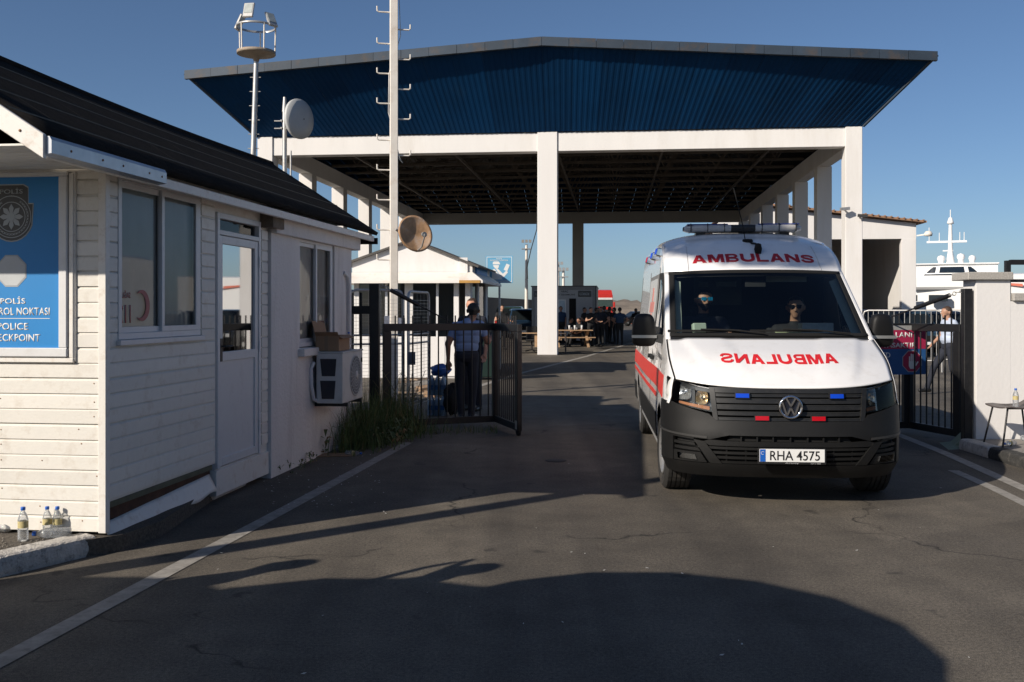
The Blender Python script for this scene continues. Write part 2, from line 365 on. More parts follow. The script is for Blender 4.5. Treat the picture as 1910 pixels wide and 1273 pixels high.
# door
D = MB(); y0, y1, z0, z1 = 1.80, 2.79, .28, 2.49; x = -.01
for a,b,c,d in [(y0,y0+.05,z0,z1),(y1-.05,y1,z0,z1),(y0+.05,y1-.05,z1-.05,z1),(y0+.05,y1-.05,2.30,2.34)]: D.box(x-.05,x+.03,a,b,c,d)
dframe = D.build('door_frame', M_ALU, SHED, .003)
box('transom_pane', (x-.02,x-.012,y0+.05,y1-.05,2.34,2.44), M_DKGLASS, dframe)
D = MB(); a, b, c, d = y0+.055, y1-.055, z0+.01, 2.295
for p,q,r_,s_ in [(a,a+.07,c,d),(b-.07,b,c,d),(a+.07,b-.07,d-.07,d),(a+.07,b-.07,c,c+.07),(a+.07,b-.07,1.20,1.28)]: D.box(x-.025,x+.02,p,q,r_,s_)
door = D.build('door', M_ALU, SHED, .003)
box('panel', (x-.012,x+.004,a+.07,b-.07,c+.07,1.20), M_ALU, door)
MB().add([(x,a+.07,1.28),(x,b-.07,1.28),(x,b-.07,d-.07),(x,a+.07,d-.07)], [(0,1,2,3)]).build('pane', M_DKGLASS, door)
MB().grid(lambda u,v: Vector((x-.045+.008*sin(u*30), a+u*(b-a), 1.2+v*1.0)), 40, 1).build('blind', M_CURT, door)
hd = MB(); hd.box(x+.02,x+.028,a+.01,a+.05,1.20,1.40); hd.tube([(x+.02,a+.03,1.33),(x+.065,a+.03,1.33),(x+.07,a+.16,1.33)], .009)
hd.build('handle', M_BLACK, door)
for zz in (.55,1.3,2.1):
    MB().tube([(x+.028,b+.012,zz-.05),(x+.028,b+.012,zz+.05)], .010).build('hinge', M_ALU, door)
box('door_step', (-.08,.02,1.77,2.99,.05,.27), M_TRIM, SHED, .004)
# plaster part with second window
P = MB()
for y0_, y1_, z0_, z1_ in [(3.0,3.82,.0,2.6),(3.82,5.05,.0,1.24),(3.82,5.05,2.43,2.6),(5.05,5.75,.0,2.6)]: P.box(-.2,.04,y0_,y1_,z0_,z1_)
pl = P.build('plaster_wall', M_PLASTER, SHED)
box('lintel', (-.1,.10,3.0,5.95,2.40,2.62), M_PLASTER, SHED, .006)
box('lintel_block', (-.02,.13,2.82,3.12,2.44,2.63), mat('dark_weathered_wood', (.16,.13,.10), .9, var=.3, scale=12), SHED, .004)
W2 = side_window('window', 3.84, 5.03, 1.25, 2.42, .0, True)
box('window_sill', (.0,.11,3.78,5.1,1.15,1.235), M_PLASTER, SHED, .008)
# roof
ZR, XR, ZE, XE, Y0, Y1 = 3.56, -1.2, 2.63, .24, -1.03, 6.25
def roof_pt(s, y, dz=0):      # s 0 at ridge .. 1 at right eave
    sag = -.05*sin(pi*min(1,max(0,(y-Y0)/(Y1-Y0)))) * (1-s)
    return Vector((XR+(XE-XR)*s, y, ZR+(ZE-ZR)*s+dz+sag))
rf = MB()
def rsurf(sgn):
    def fn(u, v):
        p = roof_pt(v, Y0+u*(Y1-Y0), .0); p.x = XR+(p.x-XR)*sgn; return p
    return fn
rf.grid(rsurf(1), 24, 6); rf.grid(rsurf(-1), 24, 6)
roof = rf.build('roof', M_SHINGLE, SHED); md = roof.modifiers.new('s', 'SOLIDIFY'); md.thickness = .045; md.offset = 0
for s in (.2,.41,.62,.82):
    q = MB(); q.grid(lambda u, v: roof_pt(s+.012*v, Y0+u*(Y1-Y0), .030+.003*(1-v)), 24, 1); q.build('seam', M_SEAM, roof)
for i in range(9):         # short vertical joints of the felt sheets
    yy = Y0+.5+i*.85
    q = MB(); q.grid(lambda u, v: roof_pt(.41+.2*u if i % 2 else .62+.2*u, yy+.006*v, .028), 6, 1); q.build('seam', M_SEAM, roof)
q = MB(); q.tube([roof_pt(0, Y0+t*(Y1-Y0)/10, .005) for t in range(11)], .045, 8); q.build('ridge_cap', M_SHINGLE, roof)
# eave edge, verge trim, soffit
box('eave_board', (XE-.07,XE-.03,-.95,Y1-.05,ZE-.10,ZE-.03), M_TRIM, SHED, .004)
g = MB(); g.prism([(XE-.028,ZE-.095),(XE+.035,ZE-.085),(XE+.035,ZE-.01),(XE+.022,ZE+.012),(XE-.028,ZE+.012)], Y0-.02, .35, 'XZ'); g.build('eave_cover', mat('bare_sheet_metal', (.42,.43,.45), .35, .7, var=.12, scale=7), SHED)
for yy in (-.85,-.5,-.25,.1,.28): MB().lathe([(0,.006),(.007,.004),(.008,0)], 8, (XE+.035,yy,ZE-.045), 'X').build('screw', M_RUST, SHED)
for sgn in (1,-1):
    e = [roof_pt(1, Y0), roof_pt(0, Y0)]; pts = []
    for p in e: pts.append(Vector((XR+(p.x-XR)*sgn, p.y-.012, p.z)))
    g = MB(); up = Vector((0,0,1))
    vs = [pts[0]+Vector((0,0,-.12)), pts[0]+Vector((0,0,.02)), pts[1]+Vector((0,0,.02)), pts[1]+Vector((0,0,-.12))]
    vs += [v+Vector((0,-.03,0)) for v in vs]
    g.add(vs, [(0,1,2,3),(4,7,6,5),(0,4,5,1),(1,5,6,2),(2,6,7,3),(3,7,4,0)]); vg = g.build('verge_trim', M_TRIM, SHED, .004)
    if sgn == 1:
        for s_ in (.9,.78,.66):
            p = roof_pt(s_, Y0); MB().lathe([(0,-.006),(.008,-.004),(.009,0)], 8, (p.x,p.y-.042,p.z-.05), 'Y').build('screw', M_RUST, SHED)
for i in range(8):                                               # soffit boards
    y_ = -1.0+i*.12
    box('soffit_board', (-2.4,.14,y_,y_+.112,2.60,2.612), M_BOARD, SHED)
# gable closing
MB().prism([(-2.4,2.7),(.0,2.7),(XR,3.45)], 5.7, 5.75).build('gable_wall', M_WHITE, SHED)
# far verge
box('far_eave_end', (XE-.45,XE+.0,Y1-.03,Y1+.02,2.50,2.58), M_SHINGLE, SHED)

# the framed sign on the hut's front
M_SIGNBLUE = mat('sign_blue', lin(0,122,190), .5, var=.05, scale=2)
M_SIGNWHITE = mat('sign_white', (.72,.72,.70), .5, var=.03)
M_SIGNGREY = mat('sign_grey', (.33,.36,.38), .5, var=.04)
M_SIGNBLACK = mat('sign_black', (.016,.016,.018), .4, var=.1)
SG = empty('police_sign', (-2.77, 6.76, 0), -atan(.1265), 'framed blue police checkpoint sign with emblem on the hut front', 'sign')
xr, xl, zt, zb = -.30, -.99, 2.555, 1.39; xc = (xr+xl)/2
box('sign_panel', (xl-.005,xr+.005,-.03,-.022,zb-.005,zt+.005), M_SIGNBLUE, SG)
fr = MB(); t = .062
for a,b,c,d in [(xl-t,xr+t,zb-t,zb),(xl-t,xr+t,zt,zt+t*.5),(xl-t,xl,zb,zt),(xr,xr+t,zb,zt)]: fr.box(a,b,-.055,-.0,c,d)
fr.build('frame', M_ALU, SG, .006)
fr = MB(); t2 = .10
for a,b,c,d in [(xl-t2,xr+t2,zb-t2,zb-t-.004),(xl-t2,xl-t-.004,zb-t-.004,zt+.02),(xr+t+.004,xr+t2,zb-t-.004,zt+.02)]: fr.box(a,b,-.04,-.0,c,d)
fr.build('outer_frame', M_TRIM, SG, .004)
yS = -.0305
def flat(name, poly, m, y, parent=SG): return MB().prism(poly, y, y-.0012).build(name, m, parent)
def circ(r, n=40, cx=0, cz=0, a0=0): return [(cx+r*cos(a0+2*pi*i/n), cz+r*sin(a0+2*pi*i/n)) for i in range(n)]
ex, ez = xc-.01, 2.285
def crest(g):
    r = .155+g; h = .265+g*0; top = ez+.215+g
    p = [(ex+.085+g*.6+.035, top-.02), (ex+.085+g*.6, top), (ex-.085-g*.6, top), (ex-.12-g*.6, top-.02), (ex-.12-g*.6, ez+.085+g), (ex-.155-g, ez+.085+g)]
    p += [(ex+r*cos(t_), ez-.0+r*sin(t_)*1.06) for t_ in [R(200+i*14) for i in range(11)]]
    p += [(ex+.155+g, ez+.085+g), (ex+.12+g*.6, ez+.085+g)]
    return p
flat('emblem_border', crest(.008), M_SIGNGREY, yS); flat('emblem_field', crest(0), M_SIGNBLACK, yS-.0015)
def ring(name, r0, r1, m, y, n=48):
    mb = MB(); a = circ(r0, n, ex, ez); b = circ(r1, n, ex, ez)
    mb.add([(p[0],y,p[1]) for p in a]+[(p[0],y,p[1]) for p in b], [(i,(i+1)%n,n+(i+1)%n,n+i) for i in range(n)]); return mb.build(name, m, SG)
ring('emblem_ring', .140, .145, M_SIGNGREY, yS-.0032); ring('emblem_ring', .098, .103, M_SIGNGREY, yS-.0032)
for i in range(34):
    a = 2*pi*i/34+.05
    if R(60) < (a % (2*pi)) < R(120): continue
    p = (ex+.121*cos(a), ez+.121*sin(a)); 
    for q in (-1,1):
        d = a+pi/2+q*.6; l = .014
        w_ = .004
        flat('wreath_leaf', [(p[0]-l*cos(d),p[1]-l*sin(d)),(p[0]+w_*sin(d),p[1]-w_*cos(d)),(p[0]+l*cos(d),p[1]+l*sin(d)),(p[0]-w_*sin(d),p[1]+w_*cos(d))], M_SIGNGREY, yS-.003)
for i in range(8):
    a = pi/2+i*pi/4
    flat('star_point', [(ex+.026*cos(a-.4),ez+.026*sin(a-.4)),(ex+.062*cos(a-.30),ez+.062*sin(a-.30)),(ex+.088*cos(a),ez+.088*sin(a)),(ex+.062*cos(a+.30),ez+.062*sin(a+.30)),(ex+.026*cos(a+.4),ez+.026*sin(a+.4))], M_SIGNGREY, yS-.003)
flat('star_centre', circ(.028, 24, ex, ez), M_SIGNGREY, yS-.0045)
text_on('POLİS', M_SIGNGREY, SG, (ex,yS-.003,ez+.178), .17, .04, bold=.01, thick=.001)
flat('octagon', circ(.118, 8, xc-.01, 1.915, pi/8), M_SIGNGREY, yS)
flat('octagon_border', circ(.108, 8, xc-.01, 1.915, pi/8), mat('sign_grey_light', (.45,.47,.48), .5), yS-.0014)
text_on('POLİS', M_SIGNWHITE, SG, (xc,yS,1.715), .185, .052, bold=.016, thick=.001)
text_on('KONTROL NOKTASI', M_SIGNWHITE, SG, (xc,yS,1.638), .54, .052, bold=.016, thick=.001)
box('divider', (xc-.27,xc+.27,yS-.001,yS,1.588,1.592), M_SIGNWHITE, SG)
text_on('POLICE', M_SIGNWHITE, SG, (xc,yS,1.535), .225, .048, bold=.016, thick=.001)
text_on('CHECKPOINT', M_SIGNWHITE, SG, (xc,yS,1.458), .40, .050, bold=.016, thick=.001)

# kerb and soil round the hut
SL = MB(); SL.prism([(-7.5,5.2),(-3.35,5.98),(-2.86,6.62),(-2.66,6.80),(-2.55,7.2),(-2.6,9.0),(-2.9,9.0),(-7.5,8.4)], .0, .115, 'XY')
tag(SL.build('soil_verge', M_SOIL), kind='structure')
def kerb(p, q, name='kerb', w=.16, h=.13):
    p = Vector(p); q = Vector(q); d = (q-p); L_ = d.length; d.normalize(); n = Vector((-d.y, d.x))
    rr = random.Random(int(p.x*100+p.y*37)); nu = max(6, int(L_/.025))
    prof = [(0,0),(-.006,h*.3),(-.004,h*.55),(-.002,h*.75),(.004,h*.92),(.02,h),(.05,h+.004),(.09,h+.003),(w,h)]
    rows = []
    for i in range(nu+1):
        c = p+d*(L_*i/nu); e = 1.0-(.2 if i in (0,nu) else 0)
        rows.append([(c.x+n.x*(a+rr.uniform(-.002,.002)), c.y+n.y*(a+rr.uniform(-.002,.002)), b*e+ (rr.uniform(-.0022,.0018) if b > 0 else 0)) for a,b in prof])
    mb = MB(); k_ = len(prof); vs = [v for r_ in rows for v in r_]
    mb.add(vs, [(i*k_+j,(i+1)*k_+j,(i+1)*k_+j+1,i*k_+j+1) for i in range(nu) for j in range(k_-1)])
    mb.add(rows[0], [tuple(range(k_))]); mb.add(rows[-1], [tuple(range(k_))])
    return tag(mb.build(name, M_KERB), kind='structure')
kerb((-5.2,4.9), (-4.1,5.38)); kerb((-4.09,5.385), (-3.17,6.1)); kerb((-3.16,6.11), (-2.79,6.72))
kerb((-2.64,8.2), (-2.5,9.35), h=.10)
# ---------------------------------------------------------------- the checkpoint canopy
CAN = empty('checkpoint_canopy', (1.317, 36.5, 0), -atan(.1018), 'huge open steel canopy with dark blue ribbed fascia on white columns', 'canopy')
M_BLUE = mat('blue_sheet', (.0014,.029,.088), .65, var=.12, scale=.8, dirt=(.006,.03,.07), dirt_amt=.5, dirt_scale=1.2, rnd=.16, spec=.12)
M_FLASH = mat('weathered_flashing', (.032,.048,.07), .5, .2, var=.2, scale=1.2, dirt=(.09,.06,.035), dirt_amt=.8, dirt_scale=1.5, rnd=.15)
LX, RX, ZB, ZBB, LEN = -10.88, 11.12, 8.1, 7.42, 29.6
def column(x0, x1, y0, y1, top=7.415): return box('column', (x0,x1,y0,y1,0,top), M_WHITE, CAN, .015)
column(-.363,.363,-.3,.36, 8.12)
column(LX,LX+.58,-.3,.36,8.12); column(RX-.58,RX,-.3,.36,8.12)
for i in range(1,7):
    y = i*LEN/6
    column(LX,LX+.58,y-.3,y+.36); column(RX-.58,RX,y-.3,y+.36)
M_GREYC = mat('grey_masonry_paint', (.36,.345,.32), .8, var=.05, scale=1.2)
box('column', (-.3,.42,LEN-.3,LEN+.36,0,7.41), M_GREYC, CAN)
box('front_beam', (LX+.582,-.366,-.24,.3,ZBB,ZB), M_WHITE, CAN, .01); box('front_beam', (.366,RX-.582,-.24,.3,ZBB,ZB), M_WHITE, CAN, .01)
box('side_beam', (LX+.05,LX+.53,.37,LEN+.3,ZBB,ZB), M_WHITE, CAN); box('side_beam', (RX-.53,RX-.05,.37,LEN+.3,ZBB,ZB), M_WHITE, CAN)
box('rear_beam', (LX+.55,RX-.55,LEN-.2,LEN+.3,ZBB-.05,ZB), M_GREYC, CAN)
# fascia of ribbed sheets leaning outwards: lower edge on the beam, upper edge 2.2 m out
OF, OS, ZC, ZP, XP = 2.2, 1.85, 10.02, 10.87, -.05
def ribbed(p0, p1, q0, q1, name, n_sheets, rib=.20):
    # p0-p1 lower edge, q0-q1 upper edge; ribs run from lower to upper edge
    p0, p1, q0, q1 = map(Vector, (p0,p1,q0,q1)); W = (q1-q0).length; nrm = (p1-p0).cross(q0-p0).normalized()
    for s in range(n_sheets):
        nr = max(2, int(W/n_sheets/rib)); mb = MB(); cols = []
        for r_ in range(nr):
            for a, d in ((0,0),(.35,0),(.45,.007),(.8,.007),(.9,0)):
                cols.append(((s+(r_+a)/nr)/n_sheets, d))
        cols.append(((s+1-.004)/n_sheets, 0)); off = .004*(s % 2)
        vs = []
        for t, d in cols:
            o = nrm*(d+off); vs += [p0.lerp(p1,t)+o, q0.lerp(q1,t)+o]
        mb.add(vs, [(2*i,2*i+2,2*i+3,2*i+1) for i in range(len(cols)-1)])
        mb.build(name, M_BLUE, CAN, fix=False)
fl, fr_, fc = (LX-.02,-.31,ZB+.02), (RX+.02,-.31,ZB+.02), (XP,-.31,ZB+.02)
ul, ur, uc = (LX-OS,-.3-OF,ZC), (RX+OS,-.3-OF,ZC), (XP,-.3-OF,ZP)
ribbed(fl, fc, ul, uc, 'fascia_sheet', 12); ribbed(fc, fr_, uc, ur, 'fascia_sheet', 12)
bl, br = (LX-.02,LEN+.4,ZB+.02), (RX+.02,LEN+.4,ZB+.02); ubl, ubr, ubc = (LX-OS,LEN+OF,ZC), (RX+OS,LEN+OF,ZC), (XP,LEN+OF,ZP)
ribbed(bl, fl, ubl, ul, 'fascia_sheet', 12); ribbed(fr_, br, ur, ubr, 'fascia_sheet', 12)
ribbed(br, bl, ubr, ubl, 'fascia_sheet', 20)
MB().prism([(LX-OS,ZC),(RX+OS,ZC),(XP,ZP)], LEN+OF-.05, LEN+OF).build('rear_gable', M_BLUE, CAN)
# flashing pieces along the upper front edge
def flash(q0, q1, n):
    q0, q1 = Vector(q0), Vector(q1)
    for i in range(n):
        a, b = q0.lerp(q1,(i+.006)/n), q0.lerp(q1,(i+.994)/n); e = .012*(i % 2)
        mb = MB(); vs = []
        for p in (a,b): vs += [p+Vector((0,-.06-e,-.20)), p+Vector((0,-.06-e,.10)), p+Vector((0,.3,.13)), p+Vector((0,.1,-.20))]
        mb.add(vs, [(0,1,5,4),(1,2,6,5),(2,3,7,6),(3,0,4,7),(0,3,2,1),(4,5,6,7)]); mb.build('flashing', M_FLASH, CAN)
flash(ul, uc, 13); flash(uc, ur, 14)
def edge_trim(p, q):
    MB().bar(p, q, .09, .09).build('edge_trim', M_FLASH, CAN)
edge_trim(fr_, ur); edge_trim(fl, ul)
# roof sheets (dark below), trusses and purlins
rfm = MB(); A = [Vector(ul),Vector(uc),Vector(ur),Vector(ubl),Vector(ubc),Vector(ubr)]; up = Vector((0,0,.02))
rfm.add([p-up for p in A], [(0,1,4,3),(1,2,5,4)]); crf = rfm.build('roof', M_DARKSTEEL, CAN); md = crf.modifiers.new('s','SOLIDIFY'); md.thickness = .05; md.offset = 1
def roofz(x): return (ZC+(ZP-ZC)*(1-abs(x-XP)/(RX+OS-XP)))
M_TRUSS = mat('truss_steel', (.11,.09,.072), .7, .1, var=.25, scale=2)
for i in range(13):
    y = .9+i*(LEN-1.6)/12
    mb = MB(); zb_ = 8.2
    mb.bar((LX+.5,y,zb_), (RX-.5,y,zb_), .09, .11); mb.bar((LX+.5,y,roofz(LX)-.28), (XP,y,ZP-.28), .09, .11); mb.bar((XP,y,ZP-.28), (RX-.5,y,roofz(RX)-.28), .09, .11)
    nx = 18; xs = [LX+.5+(RX-LX-1)*k_/nx for k_ in range(nx+1)]
    for k_ in range(nx): mb.bar((xs[k_],y,zb_ if k_ % 2 else roofz(xs[k_])-.28), (xs[k_+1],y,roofz(xs[k_+1])-.28 if k_ % 2 else zb_), .055)
    mb.build('truss', M_TRUSS, CAN)
for i in range(17):
    x = LX+1+(RX-LX-2)*i/16
    box('purlin', (x-.04,x+.04,.2,LEN-.1,roofz(x)-.24,roofz(x)-.12), M_TRUSS, CAN)
for i in range(5):
    x = LX+2.5+(RX-LX-5)*i/4
    MB().bar((x,.4,8.1), (x,LEN-.3,8.1), .08, .1).build('tie_beam', M_TRUSS, CAN)
# cameras and cables on the columns
def cctv(x, y, z, sgn=1):
    o = MB(); o.bar((x,y,z),(x,y-.25,z),.04); o.bar((x-.2*sgn,y-.3,z+.02),(x+.12*sgn,y-.22,z+.05),.11,.1); return o
cctv(RX-.62,-.3,5.15).build('security_camera', M_GALV, CAN); cctv(RX-.1,-.3,4.9,-1).build('security_camera', M_BLACK, CAN)
MB().tube([(-.385,-.1,5.4),(-.40,-.1,4.6),(-.62,.1,3.9),(-.80,.3,3.2),(-.78,.4,2.8)], .018, 6).build('cable', M_BLACK, CAN)

# ---------------------------------------------------------------- annex building on the right
AN = empty('annex_building', (19.95, 73.4, -1.07), -atan(.1018), 'white gabled annex building with tall open bays behind the canopy on the right', 'building')
AN.scale = (1.65,)*3
AX0, AX1, ATZ = -1.5, 5.76, 5.5
def an(u, v): return None
F_ = MB(); F_.prism([(-2.3,4.78),(AX1,4.78),(AX1,5.45),(-1.0,6.25),(-2.3,6.1)], 0, .3); F_.build('front_wall', M_WHITE, AN)
for x0, x1 in ((AX1-.62,AX1),(1.55,2.1),(-2.3,-1.75)): box('pier', (x0,x1,-.01,.35,0,4.778), M_WHITE, AN, .01)
box('end_wall', (AX1-.3,AX1-.02,.36,16,0,5.3), M_WHITE, AN); box('back_wall', (-2.3,AX1-.31,8,8.3,0,5.3), M_WHITE, AN)
box('end_wall', (-2.3,-2.0,.36,7.99,0,6.0), M_WHITE, AN)
box('partition', (1.7,2.0,.36,7.9,0,5.2), M_WHITE, AN); box('inner_pier', (AX1-2.4,AX1-1.9,7.4,7.9,0,4.9), M_WHITE, AN)
rr = MB(); rr.add([(AX1+.35,-.35,5.46),(-1.0,-.35,6.33),(-1.0,16,6.33),(AX1+.35,16,5.46),(AX1+.35,-.35,5.54),(-1.0,-.35,6.42),(-1.0,16,6.42),(AX1+.35,16,5.54)], [(0,1,2,3),(4,7,6,5),(0,4,5,1),(3,2,6,7),(0,3,7,4)])
M_TILE = mat('terracotta_tiles', (.30,.17,.10), .85, var=.25, scale=4)
arf = rr.build('roof', M_TILE, AN)
MB().add([(-1.0,-.35,6.33),(-2.45,-.35,6.12),(-2.45,16,6.12),(-1.0,16,6.33)], [(0,1,2,3)]).build('roof_slope', M_TILE, AN)
for i in range(26):
    t = i/26; x = AX1+.33+(-1.0-AX1-.33)*t; z = 5.5+.88*t
    MB().tube([(x-.12,-.42,z+.06),(x-.12,-.1,z+.06)], .035, 8).build('tile', M_TILE, arf)
o = MB(); o.bar((AX1,-.1,4.9),(AX1+.35,-.3,4.95),.06); o.lathe([(0,.0),(.16,.02),(.18,.12),(.12,.22),(0,.25)], 12, (AX1+.42,-.32,4.85)); o.build('wall_lamp', M_POLE, AN)

# ---------------------------------------------------------------- control kiosk behind the gate
KI = empty('control_kiosk', (-3.84, 24.2, 0), -atan(.1018), 'small white gabled control kiosk with skirt awning behind the left gate', 'kiosk')
KW, KD = 2.85, 3.4
M_KW = M_WHITE
for d in [(0,KW,0,.08,0,1.0),(.0,.12,0,.08,1.0,2.3),(KW-.4,KW-.28,0,.08,1.0,2.3),(1.25,1.45,0,.08,1.0,2.3),(KW-.12,KW,0,.08,1.0,2.3)]: box('front_wall', d, M_KW, KI)
box('white_panel', (1.30,2.25,-.05,-.002,0,1.0), M_WHITE, KI, .01); box('front_door', (KW-.66,KW-.1,-.04,-.002,.05,1.0), M_WHITE, KI)
for a, b in ((.12,1.25),(1.45,KW-.4)):
    f = box('window', (a,b,.03,.045,1.0,2.3), M_DKGLASS, KI); 
    box('mullion', (a+(b-a)*.6-.03,a+(b-a)*.6+.03,.0,.07,1.0,2.3), M_ALU, f)
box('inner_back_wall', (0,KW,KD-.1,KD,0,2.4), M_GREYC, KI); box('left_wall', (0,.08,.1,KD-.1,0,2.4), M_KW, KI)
for a, b in ((.1,.4),(1.4,1.6),(3.0,KD-.1)): box('right_wall', (KW-.08,KW,a,b,0,2.4), M_KW, KI)
box('right_wall_base', (KW-.08,KW,.4,3.0,0,.9), M_KW, KI)
for a, b in ((.4,1.4),(1.6,3.0)): box('side_window', (KW-.05,KW-.04,a,b,.9,2.4), M_DKGLASS, KI)
gx = KW/2
MB().prism([(-.05,2.42),(KW+.05,2.42),(KW+.05,2.76),(gx,3.32),(-.05,2.80)], .02, .12).build('gable_wall', M_KW, KI)
box('upper_wall', (KW-.05,KW+.05,.12,KD,2.42,2.76), M_KW, KI); box('upper_wall', (-.05,.05,.12,KD,2.42,2.76), M_KW, KI)
box('parapet_pier', (KW-.26,KW-.06,-.03,.018,2.42,2.9), M_KW, KI)
rm = MB(); rm.add([(-.3,-.1,2.76),(gx,-.1,3.36),(KW+.22,-.1,2.70),(-.3,KD+.1,2.76),(gx,KD+.1,3.36),(KW+.22,KD+.1,2.70)], [(0,1,4,3),(1,2,5,4)])
o = rm.build('roof', M_DARKSTEEL, KI); md = o.modifiers.new('s','SOLIDIFY'); md.thickness = .05
aw = MB()
def sk2(x0,x1,y0,y1,z): return [(x0,y0,z),(x1,y0,z),(x1,y1,z),(x0,y1,z)]
inn = sk2(-.06,KW+.06,-.0,KD,2.55); out_ = sk2(-.38,KW+.36,-.42,KD+.1,2.34); out2 = sk2(-.38,KW+.36,-.42,KD+.1,2.28)
aw.add(inn+out_+out2, [(i,(i+1)%4,4+(i+1)%4,4+i) for i in range(4)]+[(4+i,4+(i+1)%4,8+(i+1)%4,8+i) for i in range(4)]+[(0,1,9,8),(1,2,10,9),(2,3,11,10),(3,0,8,11)])
aw.build('awning', mat('awning_sheet', (.78,.74,.68), .6, var=.04, dirt=(.50,.27,.10), dirt_amt=.5, dirt_scale=2), KI)
box('side_sign', (KW+.052,KW+.09,.5,2.6,2.46,2.74), M_SIGNBLUE, KI)
M_POSTER = mat('poster_paper', (.10,.115,.16), .5, var=.4, scale=9)
for x, z, w, h in ((.75,1.28,.16,.22),(1.1,1.25,.15,.2)): box('poster', (x,x+w,-.012,-.002,z,z+h), M_POSTER, KI)
box('awning_edge', (KW-.2,KW+.3,-.44,-.425,2.28,2.345), mat('ochre_trim', (.46,.25,.06), .7), KI)

# ---------------------------------------------------------------- tall service pole, masts and dishes
def hook(side, z, r=.065):
    return MB().tube([(side*.06,0,z),(side*.27,0,z),(side*.30,0,z+.02),(side*.30,0,z+.10)], .014, 6)
px_ = at(734.5, 578, 18.0)
TP = empty('service_pole', (px_.x, 18.0, 0), R(12), 'tall cream square pole with climbing hooks rising beside the gate', 'pole')
box('pole', (-.07,.07,-.07,.07,0,8.9), M_POLE, TP, .008)
for i in range(16):
    z = 2.2+i*.27+(0 if i < 9 else .12)
    if i in (3,5): continue
    hook(1 if i % 2 else -1, z+.35).build('climbing_hook', M_POLE, TP)
for i in range(4): hook(1 if i % 2 else -1, 7.02+i*.27).build('climbing_hook', M_POLE, TP)
MB().tube([(.09,-.02,7.4),(.12,-.03,6.6),(-.09,-.05,5.9),(-.10,-.03,5.2),(.1,-.05,4.4),(.16,-.03,4.3),(.06,0,4.42)], .008, 5).build('loose_cable', M_GALV, TP)
def dish(name, r, depth, loc, rot, m, label, arm=True, extra=None):
    e = empty(name, loc, 0, label, 'satellite dish'); e.rotation_euler = rot
    mb = MB(); prof = [(r*t, depth*t*t) for t in [i/10 for i in range(11)]]
    mb.lathe([(max(p[0],.001),p[1]) for p in prof], 40, (0,0,0), 'Z'); mb.lathe([(r,depth),(r*1.02,depth*1.0),(r*1.02,depth-.02),(r*.98,depth-.02)], 40)
    o = mb.build('reflector', m, e); md = o.modifiers.new('s','SOLIDIFY'); md.thickness = .01
    if arm:
        a = MB(); a.tube([(0,-r*.95,.0),(0,-r*.9,depth+.15),(0,-r*.35,depth+r*.95)], .014, 6); a.build('arm', M_GALV, e)
        MB().tube([(0,-r*.36,depth+r*.9),(0,-r*.28,depth+r*.72)], [.05,.035], 10).build('receiver', M_GALV, e)
    MB().tube([(0,0,.0),(0,0,-.16)], .035, 8).build('mount', M_GALV, e)
    return e
p = at(772,438,17.85)
rd = dish('satellite_dish', .335, .07, p, Vector((.55,-.80,.25)).to_track_quat('Z','Y').to_euler(), mat('rust_stained_dish', (.46,.27,.14), .7, .1, var=.4, scale=4, dirt=(.60,.56,.50), dirt_amt=.8, dirt_scale=3), 'rusty satellite dish fixed to the cream service pole', True)
MB().tube([(0,0,-.12),(-.16,.05,-.16),(-.30,.12,-.10)], .02, 6).build('bracket', M_GALV, rd)
q = at(531,300,33.5)
DP = empty('antenna_mast', (q.x,33.5,0), 0, 'slim mast holding the round grey microwave dish behind the hut', 'mast')
MB().tube([(0,0,0),(0,0,8.3)], .075, 10).build('tube', M_GALV, DP); MB().tube([(0,0,8.3),(0,0,8.8)], [.09,.05], 10).build('tip', M_GALV, DP)
MB().tube([(.2,.0,0),(.2,.02,7.0)], .035, 6).build('cable', M_GALV, DP)
for z in (7.75,8.0):
    o = MB(); o.bar((-.35,0,z),(.32,0,z),.03); o.bar((-.1,-.1,z),(-.1,.1,z),.05); o.bar((.1,-.1,z),(.1,.1,z),.05); o.build('clamp', M_GALV, DP)
p = at(553,223,33.3)
M_DISH = mat('grey_dish_paint', (.47,.48,.48), .5, var=.05)
e = empty('microwave_dish', p, R(-62), 'round pale grey microwave dish on the slim mast', 'satellite dish')
mb = MB(); mb.lathe([(.001,.0),(.6,.02),(.66,.06),(.67,.12),(.66,.17),(.3,.22),(.001,.22)], 40, (0,0,0), 'X'); o = mb.build('radome', M_DISH, e); o.rotation_euler = (0,0,R(180)); 
MB().box(.12,.34,-.1,.1,-.2,.2).build('mount', M_GALV, e); MB().box(-.226,-.22,-.14,-.1,-.02,.03).build('badge', M_BLACK, e)
e.rotation_euler = (0,0,R(150))
# floodlight mast
p = at(478,100,31.5)
FM = empty('floodlight_mast', (p.x-.15,31.5,0), 0, 'tall floodlight mast with ring platform above the hut roof', 'light mast')
MB().tube([(-.12,0,0),(.02,0,5.5),(.15,0,9.65)], [.11,.09,.075], 12).build('mast', M_GALV, FM)
for i in range(9):
    z = 5.4+i*.45; MB().tube([(.02-.17+ (z-5.5)*.03,0,z),(.02+.17+(z-5.5)*.03,0,z)], .016, 5).build('rung', M_GALV, FM)
pf = MB(); pf.lathe([(.06,9.45),(.12,9.62),(.58,9.72),(.60,9.72),(.60,9.82),(.58,9.82),(.3,9.78),(.05,9.78)], 28, (.15,0,0)); pf.build('platform', mat('stained_platform', (.33,.27,.21), .7, .2, var=.2, scale=5, dirt=(.22,.12,.06), dirt_amt=.7, dirt_scale=5), FM)
for z in (10.6,): MB().lathe([(.58,z-.03),(.62,z-.03),(.62,z+.03),(.58,z+.03),(.58,z-.03)], 32, (.15,0,0)).build('hand_rail', M_GALV, FM)
